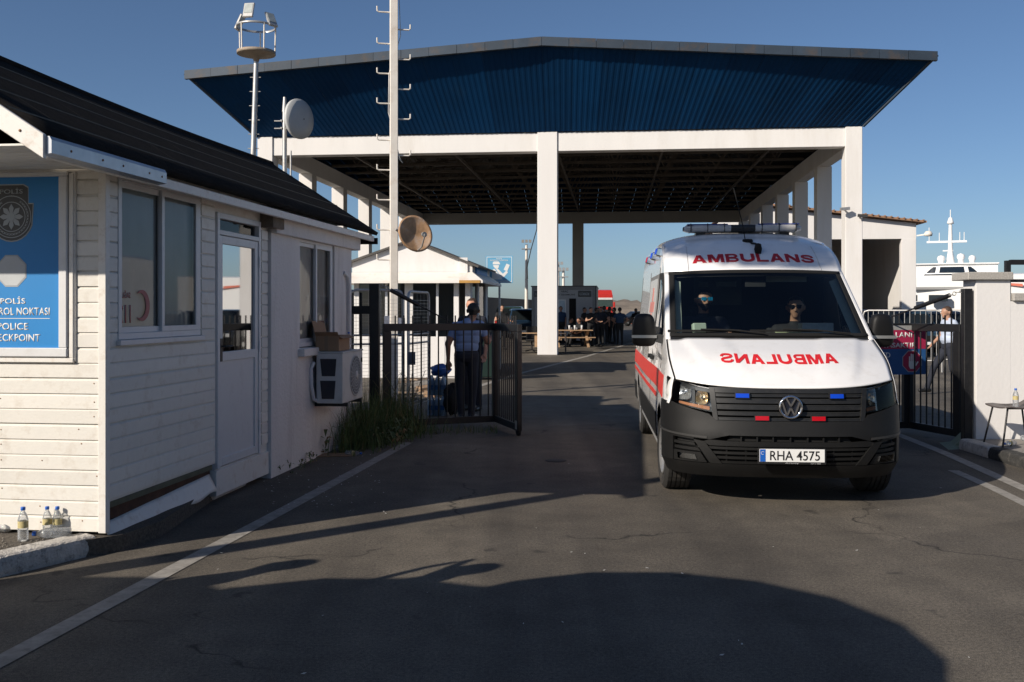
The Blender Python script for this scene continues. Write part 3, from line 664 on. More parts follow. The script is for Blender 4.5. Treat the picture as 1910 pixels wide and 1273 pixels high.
for i in range(5):
    a = R(20+72*i); MB().tube([(.15+.58*cos(a),.58*sin(a),9.78),(.15+.6*cos(a),.6*sin(a),10.6)], .025, 6).build('upright', M_POLE, FM)
M_LED = mat('lamp_face', (.42,.45,.43), .3, var=.15, scale=8)
for a, rx, rz, dz in ((-100,-20,-8,.34),(-20,-28,50,.15),(170,-25,-95,.14)):
    e = MB(); e.box(-.17,.17,-.04,.04,-.26,.26); o = e.build('floodlight', M_GALV, FM, .02); o.location = (.15+.55*cos(R(a)),.55*sin(R(a)),10.62+dz); o.rotation_euler = (R(rx),0,R(rz))
    box('lamp_face', (-.13,.13,-.05,-.041,-.12,.22), M_LED, o)
# smaller masts far off
def far_mast(u, vtop, Y, label):
    p = at(u, vtop, Y); e = empty('light_mast', (p.x,Y,0), 0, label, 'light mast', 'far harbour light masts'); h = p.z
    w = Y/75*.45
    MB().tube([(0,0,0),(0,0,h-.3)], [.16*Y/75,.09*Y/75], 10).build('mast', M_POLE, e)
    MB().box(-.8*w,.8*w,-.4*w,.4*w,h-1.5*w,h-1.35*w).build('platform', M_GALV, e)
    for dx in (-.6,0,.6): box('floodlight', ((dx-.22)*w,(dx+.22)*w,-.6*w,-.35*w,h-.4*w,h+.1*w), M_GALV, e)
    return e
far_mast(982,449,75,'far light mast rising left of the central canopy column'); far_mast(1051,501,130,'small far light mast right of the central column')
far_mast(1041,490,190,'tiny far light mast close to the central column')
# passport-control sign
p = at(928,503,27.5)
PS = empty('pictogram_sign', (p.x+.05,27.5,0), R(-4), 'square light blue sign with white officer pictogram beside the kiosk', 'sign')
M_SB = mat('sign_light_blue', (.13,.36,.55), .4, var=.06)
z0 = p.z
MB().tube([(.0,.04,0),(.0,.04,z0+.3)], .03, 8).build('post', M_GALV, PS)
box('plate', (-.375,.375,-.01,.01,z0-.375,z0+.375), M_SB, PS)
fr = MB()
for d in [(-.35,.35,z0-.35,z0-.335),(-.35,.35,z0+.335,z0+.35),(-.35,-.335,z0-.335,z0+.335),(.335,.35,z0-.335,z0+.335)]: fr.box(d[0],d[1],-.013,-.0105,d[2],d[3])
fr.build('border', M_SIGNWHITE, PS)
def ps(name, poly): MB().prism([(a,z0+b) for a,b in poly], -.0108, -.0135).build(name, M_SIGNWHITE, PS)
ps('figure_body', [(-.2,-.28),(-.2,-.02),(-.14,.02),(.0,-.14),(.1,-.28)])
ps('figure_arm', [(-.1,.02),(-.04,.02),(.1,-.12),(.2,-.03),(.24,-.08),(.12,-.22),(.06,-.22)])
ps('figure_head', [(-.14,.06)]+[(-.09+.08*cos(R(t)), .1+.09*sin(R(t))) for t in range(-90,10,15)]+[(-.01,.12),(-.17,.12),(-.16,.08)])
ps('figure_cap', [(-.18,.14),(.02,.14),(.02,.17),(-.02,.22),(-.15,.22),(-.18,.19)])
ps('passport', [(.12,-.01),(.2,.16),(.29,.12),(.22,-.05)])
text_on('POLİS', M_SIGNWHITE, PS, (0,-.0108,z0+.30), .16, .04, bold=.02); text_on('PASAPORT KONTROL', M_SIGNWHITE, PS, (0,-.0108,z0+.25), .5, .035, bold=.02)
text_on('PASSPORT CONTROL', M_SIGNWHITE, PS, (0,-.0108,z0-.31), .5, .035, bold=.02)
box('small_plate', (-.46,-.385,-.01,.0,z0-.36,z0-.25), M_SIGNWHITE, PS)

# ---------------------------------------------------------------- far background
M_SEAWALL = mat('sea_wall_concrete', (.15,.135,.115), .9, var=.15, scale=.4)
sw = MB(); sw.prism([(-9.6,34),(-9.3,34),(2.2,92),(1.7,92)], 0, 2.55, 'XY'); sw2 = sw.build('harbour_wall', M_SEAWALL); tag(sw2, 'long plain concrete harbour wall behind the kiosk', 'wall')
hl = MB(); rr = random.Random(5)
def hill(u, v):
    x = 8+u*70; h = 3.3*(1-abs(v-.5)*2)**.6*(1+.18*sin(u*7)+.1*rr.uniform(-1,1)); return Vector((x+rr.uniform(-.4,.4), 225+v*30, max(-.1,h)))
hl.grid(hill, 60, 10); tag(hl.build('hills', mat('breakwater_rock', (.20,.165,.13), .95, var=.3, scale=.25, bump=1, bscale=.8)), kind='structure')
# ---------------------------------------------------------------- people: one continuous skin grown over tapered limbs
def capsule(mb, p, q, r0, r1, n=12):
    p, q = Vector(p), Vector(q); d = q-p; L = d.length
    if L < 1e-5: d = Vector((0,0,1)); q = p+d*1e-4; L = 1e-4
    d.normalize(); a = d.orthogonal().normalized(); b = d.cross(a); rows = []
    for k in range(5): t = pi/2*k/4; rows.append((p-d*r0*cos(t), r0*sin(t)))
    for k in range(5): t = pi/2*k/4; rows.append((q+d*r1*sin(t), r1*cos(t)))
    vs = []
    for c, r in rows:
        r = max(r, 1e-4)
        for j in range(n): t = 2*pi*j/n; vs.append(c+(a*cos(t)+b*sin(t))*r)
    k = len(rows); mb.add(vs, [(i*n+j,i*n+(j+1)%n,(i+1)*n+(j+1)%n,(i+1)*n+j) for i in range(k-1) for j in range(n)]+[tuple(range(n-1,-1,-1)), tuple(range((k-1)*n,k*n))])
SKIN = mat('skin', (.40,.22,.145), .55, var=.08, scale=12)
SKIN2 = mat('tanned_skin', (.30,.155,.10), .55, var=.08, scale=12)
M_HAIR = mat('dark_hair', (.012,.010,.009), .6, var=.3, scale=60)
M_HAIRB = mat('brown_hair', (.06,.035,.022), .6, var=.3, scale=60)
M_SHOE = mat('black_shoe', (.012,.012,.012), .4)
M_NAVY = mat('navy_cloth', (.014,.017,.028), .85, var=.2, scale=6, bump=.4, bscale=14)
M_BLKCL = mat('black_cloth', (.012,.012,.013), .85, var=.2, scale=6, bump=.4, bscale=14)
M_SHIRT = mat('light_blue_shirt', (.20,.28,.47), .8, var=.08, scale=5, bump=.5, bscale=11)
M_SHIRTW = mat('pale_blue_shirt', (.46,.52,.64), .8, var=.08, scale=5, bump=.5, bscale=11)
M_BLUECL = mat('dark_blue_cloth', (.018,.045,.10), .85, var=.15, scale=6, bump=.4, bscale=14)
M_GREYCL = mat('grey_cloth', (.10,.10,.11), .85, var=.15, scale=6)
J0 = dict(hipL=(.09,0,.93), hipR=(-.09,0,.93), kneeL=(.10,-.01,.50), kneeR=(-.10,-.01,.50), ankL=(.10,.03,.09), ankR=(-.10,.03,.09), toeL=(.12,-.15,.035), toeR=(-.12,-.15,.035),
          shL=(.185,0,1.42), shR=(-.185,0,1.42), elL=(.235,.03,1.15), elR=(-.235,.03,1.15), wrL=(.24,-.04,.90), wrR=(-.24,-.04,.90), haL=(.235,-.06,.815), haR=(-.235,-.06,.815),
          pel=(0,0,.97), wai=(0,0,1.10), che=(0,0,1.33), nec=(0,.0,1.47), hed=(0,-.012,1.64))
def person(name, label, over, mats, loc, rz, voxel=.02, fingers=False, sleeve=.6, hair='short', group=None, cat='person', height=1.0, belly=0.0, long_hair=False, turn=0.0):
    J = {k: Vector(v) for k, v in J0.items()}; J.update({k: Vector(v) for k, v in over.items()})
    B = []       # p, q, r0, r1, region
    def add(p, q, r0, r1, reg): B.append((Vector(p), Vector(q), r0, r1, reg))
    hx = lambda p, dx: p+Vector((dx,0,0))
    ax = (J['shL']-J['shR']); ax = ax.normalized() if ax.length > .01 else Vector((1,0,0)); hxv = (J['hipL']-J['hipR']).normalized()
    add(J['hipL'].lerp(J['hipR'],.2)+Vector((0,0,.03)), J['hipR'].lerp(J['hipL'],.2)+Vector((0,0,.03)), .125, .125, 'low')
    add(J['pel']-hxv*.07, J['pel']+hxv*.07, .118, .118, 'low')
    fw = Vector((0,-1,0))
    add(J['wai']-ax*.07, J['wai']+ax*.07, .115+belly*.3, .115+belly*.3, 'top'); add(J['wai'].lerp(J['che'],.5)-ax*.08, J['wai'].lerp(J['che'],.5)+ax*.08, .118, .118, 'top')
    if belly: add(J['wai']+fw*belly-ax*.03, J['wai']+fw*belly+ax*.03, .12, .12, 'top')
    add(J['che']-ax*.085, J['che']+ax*.085, .128, .128, 'top')
    add(J['shL'].lerp(J['shR'],.12), J['shR'].lerp(J['shL'],.12), .066, .066, 'top'); add(J['che']+Vector((0,0,.1)), J['nec']-Vector((0,0,.05)), .10, .07, 'top')
    H = J['hed']; tr = Matrix.Rotation(turn, 3, 'Z'); hv = lambda x, y, z: H+tr @ Vector((x,y,z))
    add(J['nec']-Vector((0,0,.03)), H+Vector((0,.015,-.07)), .056, .052, 'skin')
    add(hv(0,.012,.035), hv(0,-.018,.02), .093, .088, 'head'); add(hv(0,.03,.02), hv(0,.03,-.02), .085, .07, 'head'); add(hv(0,-.045,-.045), hv(0,-.055,-.075), .056, .038, 'head')
    add(hv(-.02,-.075,.012), hv(.02,-.075,.012), .026, .026, 'head'); add(hv(0,-.098,.005), hv(0,-.118,-.028), .010, .015, 'head')
    add(hv(-.018,-.088,-.062), hv(.018,-.088,-.062), .011, .011, 'head')
    for s in (-1,1): add(hv(s*.088,.012,.012), hv(s*.088,.01,-.02), .020, .014, 'head')
    for s in 'LR':
        add(J['hip'+s], J['knee'+s], .098, .066, 'low'); add(J['knee'+s], J['ank'+s], .064, .052, 'low')
        d = (J['toe'+s]-J['ank'+s]); d.z = 0; d = d.normalized() if d.length > .01 else Vector((0,-1,0))
        up_ = J['ank'+s]; heel = Vector((up_.x,up_.y,up_.z-.05))-d*.05
        add(up_, heel, .046, .04, 'shoe'); add(heel, J['toe'+s], .042, .036, 'shoe'); add(up_-Vector((0,0,.02)), heel.lerp(J['toe'+s],.6), .042, .038, 'shoe')
        add(J['sh'+s], J['el'+s], .062, .05, 'arm'); add(J['el'+s], J['wr'+s], .043, .029, 'fore'); 
        w, h = J['wr'+s], J['ha'+s]; dv = (h-w).normalized(); sd = dv.cross(Vector((0,1,0)) if abs(dv.y) < .8 else Vector((1,0,0))).normalized(); nn = sd.cross(dv)
        add(w, w.lerp(h,.5), .026, .03, 'skin')
        if fingers:
            fd = nn if (s == 'L') else nn
            pal = w+dv*.075
            for k in range(4):
                o = sd*(-.030+.020*k); base = pal+o; ln = (.034,.040,.038,.030)[k]
                add(w+dv*.02+o*.6, base, .015, .013, 'skin'); k1 = base+dv*ln-Vector((0,.010,0)); add(base, k1, .0105, .0095, 'skin'); add(k1, k1+dv*ln*.8-Vector((0,.022,0)), .0095, .008, 'skin')
            th = w+dv*.025-sd*.028; t1 = th+dv*.03-sd*.022-Vector((0,.012,0)); add(w+dv*.01, th, .018, .015, 'skin'); add(th, t1, .013, .011, 'skin'); add(t1, t1+dv*.028-Vector((0,.008,0)), .011, .009, 'skin')
        else: add(w.lerp(h,.5), h+dv*.03, .034, .022, 'skin')
    mb = MB()
    for p, q, r0, r1, _ in B: capsule(mb, p, q, r0, r1)
    me = mb.mesh('tmp'); o = bpy.data.objects.new('tmp', me); COL.objects.link(o)
    md = o.modifiers.new('r','REMESH'); md.mode = 'VOXEL'; md.voxel_size = voxel
    m2 = o.modifiers.new('s','SMOOTH'); m2.iterations = 4; m2.factor = .5
    dg = bpy.context.evaluated_depsgraph_get(); dg.update(); me2 = bpy.data.meshes.new_from_object(o.evaluated_get(dg)); bpy.data.objects.remove(o); bpy.data.meshes.remove(me)
    regs = ['skin','top','low','shoe','hair']
    def reg_at(c):
        best = None; bd = 9
        for p, q, r0, r1, g in B:
            d = q-p; L2 = d.length_squared; t = 0 if L2 < 1e-9 else max(0, min(1, (c-p).dot(d)/L2)); dd = (c-(p+d*t)).length-(r0+(r1-r0)*t)
            if dd < bd: bd = dd; best = (g, t)
        g, t = best
        if g == 'arm': return 'top' if t < sleeve else 'skin'
        if g == 'fore': return 'top' if sleeve > 1 else 'skin'
        if g == 'head':
            l = tr.inverted() @ (c-H)
            if hair == 'bald': return 'hair' if (l.y > .045 and l.z > -.05) else 'skin'
            if l.z > .078 or (l.z > .045 and l.y > -.055) or (l.y > .025 and l.z > -.06) or (abs(l.x) > .07 and l.z > .02 and l.y > -.03): return 'hair'
            if hair == 'beard' and l.z < -.035 and l.y < 0: return 'hair'
            return 'skin'
        return g
    idx = [regs.index(reg_at(p.center)) for p in me2.polygons]
    me2.materials.clear()
    for g in regs: me2.materials.append(mats[g])
    me2.polygons.foreach_set('material_index', idx); me2.polygons.foreach_set('use_smooth', [True]*len(idx)); me2.update()
    e = link(name, me2, None, None, loc, (0,0,rz)); e.scale = (height,)*3
    tag(e, label, cat, group)
    return e
def pm(top, low=M_BLKCL, skin=SKIN, hair=M_HAIR): return dict(skin=skin, top=top, low=low, shoe=M_SHOE, hair=hair)
# ---------------------------------------------------------------- the ambulance
AMB_O = ((1475-955)/1857*8.2, 8.2, 0); AMB_T = atan(.080)
AMB = empty('ambulance', AMB_O, -AMB_T, 'white ambulance van with red lettering driving out through the gate', 'ambulance')
M_VAN = mat('white_car_paint', (.82,.81,.80), .25, var=.02, scale=2, coat=.8, dirt=(.52,.47,.40), dirt_amt=.28, dirt_scale=7)
M_PLA = mat('grey_bumper_plastic', (.0075,.0074,.0073), .55, var=.12, scale=5, bump=.15, bscale=300, dirt=(.02,.018,.016), dirt_amt=.35, dirt_scale=7, spec=.35)
M_GRI = mat('black_grille_plastic', (.014,.014,.014), .4, var=.2, scale=12, dirt=(.05,.045,.04), dirt_amt=.4, dirt_scale=15)
M_HOLE = mat('deep_black', (.003,.003,.003), .9)
M_AMRED = mat('signal_red_film', (.62,.03,.02), .4, var=.05)
M_AMTXT = mat('lettering_red', (.42,.012,.02), .45, var=.05)
M_CHR = mat('chrome', (.72,.73,.75), .08, 1.0, var=.02)
M_WS = glass('windscreen_glass', (.80,.85,.83), 1.0, .01)
M_CLEAR = glass('lamp_glass', (.95,.96,.96), .45, .02)
M_INT = mat('cab_plastic', (.018,.019,.021), .7, var=.1)
M_INTL = mat('cab_trim_pale', (.46,.52,.45), .7, var=.05)
M_GAP = mat('panel_gap', (.01,.01,.01), .9)
def interp(x, xs, ys):
    if x <= xs[0]: return ys[0]
    for i in range(len(xs)-1):
        if x <= xs[i+1]: t = (x-xs[i])/(xs[i+1]-xs[i]); return ys[i]+(ys[i+1]-ys[i])*t
    return ys[-1]
def sinterp(x, xs, ys):     # Catmull-Rom
    if x <= xs[0]: return ys[0]
    if x >= xs[-1]: return ys[-1]
    n = len(xs); i = max(k for k in range(n-1) if xs[k] <= x); h = xs[i+1]-xs[i]; t = (x-xs[i])/h
    def tan_(k):
        if k == 0: return (ys[1]-ys[0])/(xs[1]-xs[0])
        if k == n-1: return (ys[-1]-ys[-2])/(xs[-1]-xs[-2])
        return (ys[k+1]-ys[k-1])/(xs[k+1]-xs[k-1])
    m0, m1 = tan_(i)*h, tan_(i+1)*h; t2, t3 = t*t, t*t*t
    return (2*t3-3*t2+1)*ys[i]+(t3-2*t2+t)*m0+(-2*t3+3*t2)*ys[i+1]+(t3-t2)*m1
# plan curve of the nose, by arc length
PA, PD, PE, PY = 1.015, .62, 2.6, .62
TAB = []; L_ = 0; pr = None
for i in range(401):
    th = pi/2*i/400; x = PA*sin(th)**(2/PE); y = PY-PD*cos(th)**(2/PE)
    if pr: L_ += sqrt((x-pr[0])**2+(y-pr[1])**2)
    pr = (x,y); TAB.append((L_,x,y))
TMAX = L_
TL = [t[0] for t in TAB]; TX = [t[1] for t in TAB]; TY = [t[2] for t in TAB]
import bisect as _bs
def plan(t):
    s = -1 if t < 0 else 1; t = min(abs(t), TMAX); i = min(max(_bs.bisect_left(TL, t), 1), 400); f = (t-TL[i-1])/max(1e-9, TL[i]-TL[i-1])
    x = TX[i-1]+(TX[i]-TX[i-1])*f; y = TY[i-1]+(TY[i]-TY[i-1])*f; dx, dy = TX[i]-TX[i-1], TY[i]-TY[i-1]; l = sqrt(dx*dx+dy*dy)
    return s*x, y, s*dy/l, -dx/l
def nose(t, z, off=0.0):
    x, y, nx, ny = plan(t); k = 1-min(1,abs(t)/TMAX)
    y0 = sinterp(z, [.24,.30,.37,.45,.60,.66,.74,.86,1.0,1.1], [.13,.07,.03,.012,.0,.012,.03,.045,.07,.10])*(k**.35)
    x *= 1-.03*max(0, (z-.8)/.3)*min(1,abs(t)) - .0
    if z < .36: x *= 1-.05*(.36-z)/.12*min(1,abs(t))
    return Vector((x+nx*off, y+y0+ny*off, z))
def patch(name, poly, fn, m, off=0.0, thick=.006, gx=.05, gz=.05, parent=None, bow=None):
    bm = bmesh.new(); vs = [bm.verts.new((a,b,0)) for a,b in poly]; bm.faces.new(vs)
    xs = [p[0] for p in poly]; zs = [p[1] for p in poly]
    for lo, hi, g, ax in ((min(xs),max(xs),gx,0),(min(zs),max(zs),gz,1)):
        k = math.ceil(lo/g)*g
        while k < hi:
            co = (k,0,0) if ax == 0 else (0,k,0); no = (1,0,0) if ax == 0 else (0,1,0)
            bmesh.ops.bisect_plane(bm, geom=bm.verts[:]+bm.edges[:]+bm.faces[:], plane_co=co, plane_no=no); k += g
    bmesh.ops.triangulate(bm, faces=[f for f in bm.faces if len(f.verts) > 4])
    n0 = len(bm.verts); bm.verts.index_update()
    top = [fn(v.co.x, v.co.y, off) for v in bm.verts]; bot = [fn(v.co.x, v.co.y, off-thick) for v in bm.verts]
    fs = [[v.index for v in f.verts] for f in bm.faces]; be = []
    for f in bm.faces:
        for lp in f.loops:
            if len(lp.edge.link_faces) == 1: be.append((lp.vert.index, lp.link_loop_next.vert.index))
    bm.free(); mb = MB(); mb.add(top+bot, fs, 0, True); o = 0
    mb.f += [[i+n0 for i in f][::-1] for f in fs]; mb.m += [0]*len(fs); mb.sm += [True]*len(fs)
    mb.f += [[a, a+n0, b+n0, b] for a, b in be]; mb.m += [0]*len(be); mb.sm += [False]*len(be)
    me = mb.mesh(name)
    bm = bmesh.new(); bm.from_mesh(me)
    for e in bm.edges:
        if len(e.link_faces) == 2 and e.calc_face_angle(0) > R(40): e.smooth = False
    bm.to_mesh(me); bm.free()
    return link(name, me, m, parent or AMB)
def rect(a, b, c, d): return [(a,c),(b,c),(b,d),(a,d)]
mir = lambda P: [(-a,b) for a,b in P][::-1]
# --- skin of hood, windscreen, roof: rows (w, yE, zE, yC, zC, p, q)
ROW = [(.925,.345,1.06,.055,1.0,2.7,3.0),(.95,.62,1.215,.42,1.215,2.4,3.0),(.945,1.02,1.385,.90,1.39,2.2,2.0),(.888,1.93,2.03,1.70,2.045,2.2,2.4),
       (.884,2.15,2.19,2.02,2.25,2.2,3.0),(.868,2.50,2.325,2.42,2.415,2.2,3.4),(.85,3.1,2.40,3.1,2.505,2,3.6),(.85,6.05,2.40,6.05,2.505,2,3.6)]
def rowat(s):
    if s <= 2: ks = [0,1,2]
    elif s <= 3: ks = [2,3]
    else: ks = [3,4,5,6,7]
    return [ (sinterp if len(ks) > 2 else interp)(s, ks, [ROW[k][c] for k in ks]) for c in range(7)]
def sheet(tau, s, off=0.0):
    def pt(tau, s):
        w, yE, zE, yC, zC, p, q = rowat(s); a = abs(tau); x = w*tau
        z = zC+(zE-zC)*a**q; y = yC+(yE-yC)*a**p
        if s < 2:     # pressed creases of the bonnet
            f = lambda d: max(0, min(1, d)); e = .56+.13*s
            z += .016*(1-f((a-e)/.06))*f(s/.5)-.014*f((.30+.1*s-a)/.08)*f(s/.6)*.5
        return Vector((x,y,z))
    P = pt(tau, s)
    if off:
        du = pt(tau+.01, s)-pt(tau-.01, s); s2 = min(s+.02,7); s1 = max(s-.02,0); dv = pt(tau, s2)-pt(tau, s1)
        P = P+du.cross(dv).normalized()*off
    return P
def sheet_part(name, t0, t1, s0, s1, nu, nv, m, off=0.0, thick=.012, parent=None):
    mb = MB(); mb.grid(lambda u, v: sheet(t0+(t1-t0)*u, s0+(s1-s0)*v, off), nu, nv)
    o = mb.build(name, m, parent or AMB, fix=False)
    if thick: md = o.modifiers.new('s','SOLIDIFY'); md.thickness = thick; md.offset = -1
    return o
hood = sheet_part('bonnet', -.985, .985, .0, 1.93, 60, 24, M_VAN)
roof_ = sheet_part('roof', -1, 1, 3.02, 7, 40, 48, M_VAN)
sheet_part('cowl', -.985, .985, 1.945, 2.04, 40, 3, M_GRI, -.006)
ws = sheet_part('windscreen', -.925, .925, 2.05, 2.985, 32, 14, M_WS, .0, 0)
for a, b, c, d in ((-.96,.96,2.03,2.07),(-.96,.96,2.955,3.012)): sheet_part('windscreen_border', a, b, c, d, 32, 2, M_HOLE, .002, .006, ws)
for a, b in ((-.955,-.90),(.90,.955)): sheet_part('windscreen_border', a, b, 2.07, 2.955, 3, 14, M_HOLE, .002, .006, ws)
for a, b in ((-1,-.956),(.956,1)): sheet_part('pillar', a, b, 1.96, 3.02, 3, 16, M_VAN, 0, .03)
for sgn in (-1,1): 
    sheet_part('panel_gap', sgn*.988-.004, sgn*.988+.004, .0, 1.95, 2, 20, M_GAP, .001, .006, hood)
    mb = MB(); mb.tube([sheet(sgn*(.74-.02*k/10), 3.03+k*.29/1, .002) for k in range(6)], .0035, 5); mb.build('roof_seam', mat('seam_grey', (.45,.45,.45), .6), roof_)
# --- sides
ED = [rowat(i/40) for i in range(281)]; EY = [e[1] for e in ED]; EZ = [e[2] for e in ED]; EW = [e[0] for e in ED]
def W_(z): return sinterp(z, [.3,.6,.9,1.2,1.4,1.8,2.03,2.2,2.41], [.985,1.005,1.012,.995,.970,.920,.902,.888,.85])
def G_(y): return interp(y, [.30,.36,.45,.62,1.0,1.93,3.0], [.91,.945,.97,.985,.985,.985,1.0])
def sidex(y, z):
    x = W_(z)*(G_(y) if z > .9 else G_(y)+(1-G_(y))*min(1,(.9-z)/.2)); zB = interp(y, EY, EZ); wB = interp(y, EY, EW)
    if z > .9: x += (wB-W_(zB)*G_(y))*max(0, min(1,(z-.9)/(zB-.9)))**2
    x -= .012*math.exp(-((z-1.16)/.05)**2)*(1 if y > .7 else 0)    # swage line
    return x
WHL = (.98, 5.05); WR = .345
def zlow(y):
    z = .38 if y > .55 else .84
    for c in WHL:
        d = .435**2-(y-c)**2
        if d > 0: z = max(z, WR+sqrt(d))
    return z
WIN = [(1.36,1.46),(2.26,1.46),(2.28,1.98),(2.03,1.975)]
def inpoly(p, P):
    c = False; n = len(P)
    for i in range(n):
        a, b = P[i], P[(i+1) % n]
        if (a[1] > p[1]) != (b[1] > p[1]) and p[0] < (b[0]-a[0])*(p[1]-a[1])/(b[1]-a[1])+a[0]: c = not c
    return c
def side_part(sgn):
    def yz(u, v):
        y = .345+(6.05-.345)*u; zt = interp(y, EY, EZ); z0 = zlow(y); return y, z0+(zt-z0)*v
    def fn(u, v): y, z = yz(u, v); return Vector((sgn*sidex(y,z), y, z))
    mb = MB(); mb.grid(fn, 190, 40, skip=lambda u, v: inpoly(yz(u,v), WIN))
    o = mb.build('body_side', M_VAN, AMB); md = o.modifiers.new('s','SOLIDIFY'); md.thickness = .003; md.offset = 0
    sf = lambda y, z, off=0: Vector((sgn*(sidex(y,z)+off), y, z))
    g = patch('side_window', [(1.32,1.43),(2.30,1.43),(2.32,2.01),(2.01,2.005)], sf, M_WS, .012, .004, .1, .1, o)
    ring_o = [(1.29,1.405),(2.325,1.405),(2.345,2.035),(1.995,2.03)]; ring_i = [(1.375,1.475),(2.25,1.475),(2.265,1.965),(2.035,1.96)]
    for i in range(4): patch('window_seal', [ring_o[i],ring_o[(i+1)%4],ring_i[(i+1)%4],ring_i[i]], sf, M_RUBBER, .016, .012, .1, .1, o)
    fg = patch('frosted_window', [(2.62,1.40),(3.95,1.40),(3.95,2.0),(2.62,2.0)], sf, mat('frosted_pane', (.52,.50,.48), .25, var=.05), .006, .006, .1, .1, o)
    for a, b, c, d in ((2.56,4.0,1.36,1.405),(2.56,4.0,1.995,2.035),(2.56,2.625,1.405,1.995),(3.945,4.0,1.405,1.995)): patch('window_seal', rect(a,b,c,d), sf, mat('grey_seal', (.18,.18,.18), .6), .008, .006, .1, .1, o)
    patch('red_cross', rect(2.9,3.6,1.62,1.74), sf, mat('faded_red_film', (.55,.20,.17), .5), .009, .003, .1, .1, o); patch('red_cross', rect(3.15,3.35,1.745,1.9), sf, MATS['faded_red_film'], .009, .003, .1, .1, o); patch('red_cross', rect(3.15,3.35,1.46,1.615), sf, MATS['faded_red_film'], .009, .003, .1, .1, o)
    # red bands
    patch('red_band', [(.70,.86),(.70,1.06),(1.42,1.075),(6.0,1.09),(6.0,.92),(1.45,.90)], sf, M_AMRED, .006, .003, .08, .1, o)
    patch('red_band', [(1.48,.80),(1.46,.845),(6.0,.87),(6.0,.825)], sf, M_AMRED, .006, .003, .08, .1, o)
    for y in (1.18,2.42,4.05,5.98): patch('door_gap', rect(y-.006,y+.006,.86 if y < 1.3 else .42,1.36 if y < 1.3 else 2.1), sf, M_GAP, .0045, .004, .1, .1, o)
    patch('door_handle', rect(2.18,2.36,1.13,1.17), sf, M_PLA, .035, .03, .1, .1, o); patch('door_handle', rect(2.5,2.66,1.13,1.17), sf, M_PLA, .035, .03, .1, .1, o)
    # lower cladding and sill
    patch('cladding', [(1.43,.42),(4.60,.42),(4.60,.66),(1.40,.66)], sf, M_PLA, .014, .012, .1, .1, o)
    patch('cladding', [(5.50,.42),(6.04,.42),(6.04,.66),(5.50,.66)], sf, M_PLA, .014, .012, .1, .1, o)
    patch('sill', rect(1.43,4.6,.33,.415), lambda y,z,off=0: Vector((sgn*(.985+off),y,z)), M_VAN, .0, .05, .2, .1, o)
    # mirror
    mm = MB(); x0, y0, z0 = (-1.135 if sgn < 0 else 1.085), 1.28, 1.455
    def mf(u, v):
        th = 2*pi*u; ph = pi*v; e = .55; sg = lambda q: math.copysign(abs(q)**e, q)
        fx, fy, fz = sg(cos(th))*sg(sin(ph)), sg(sin(th))*sg(sin(ph)), sg(cos(ph))
        k = 1-.12*fz
        return Vector((x0+.112*fx*k, y0+.085*fy*(1+.15*fz)+.02*fx*sgn, z0+.158*fz))
    mm.grid(mf, 28, 18); mo = mm.build('mirror', M_PLA, AMB)
    mb = MB(); mb.grid(lambda u, v: Vector((x0-.118+.236*u, y0-.083-.012*sin(pi*u)+.02*(u*2-1)*sgn*sgn*0, z0-.075+.028*v)), 8, 2); s_ = mb.build('trim_strip', M_CHR if False else mat('satin_trim', (.35,.35,.34), .3, .6), mo)
    MB().bar((sgn*.93,1.24,1.36),(sgn*1.07,1.28,1.40),.10,.08).build('mirror_arm', M_GRI, mo)
    MB().grid(lambda u, v: Vector((x0-.09+.18*u, y0+.088, z0-.12+.24*v)), 2, 2).build('mirror_glass', M_CHR, mo)
    return o
SL_ = side_part(-1); SR_ = side_part(1)
MB().prism([(-.80,.4),(.80,.4),(1.0,.6),(1.0,1.2),(.9,1.9),(.79,2.4),(0,2.48),(-.79,2.4),(-.9,1.9),(-1.0,1.2),(-1.0,.6)], 6.03, 6.06).build('rear_panel', M_VAN, AMB)
box('underbody', (-.9,.9,.5,6.0,.33,.45), M_HOLE, AMB)
for c in WHL:
    for sgn in (-1,1): MB().box(sgn*.55-.28,sgn*.55+.28,c-.46,c+.46,.45,.86).build('wheel_housing', M_HOLE, AMB)
# --- nose
box('radiator_block', (-.80,.80,.30,.5,.28,.98), M_HOLE, AMB)
TE = TMAX-.02
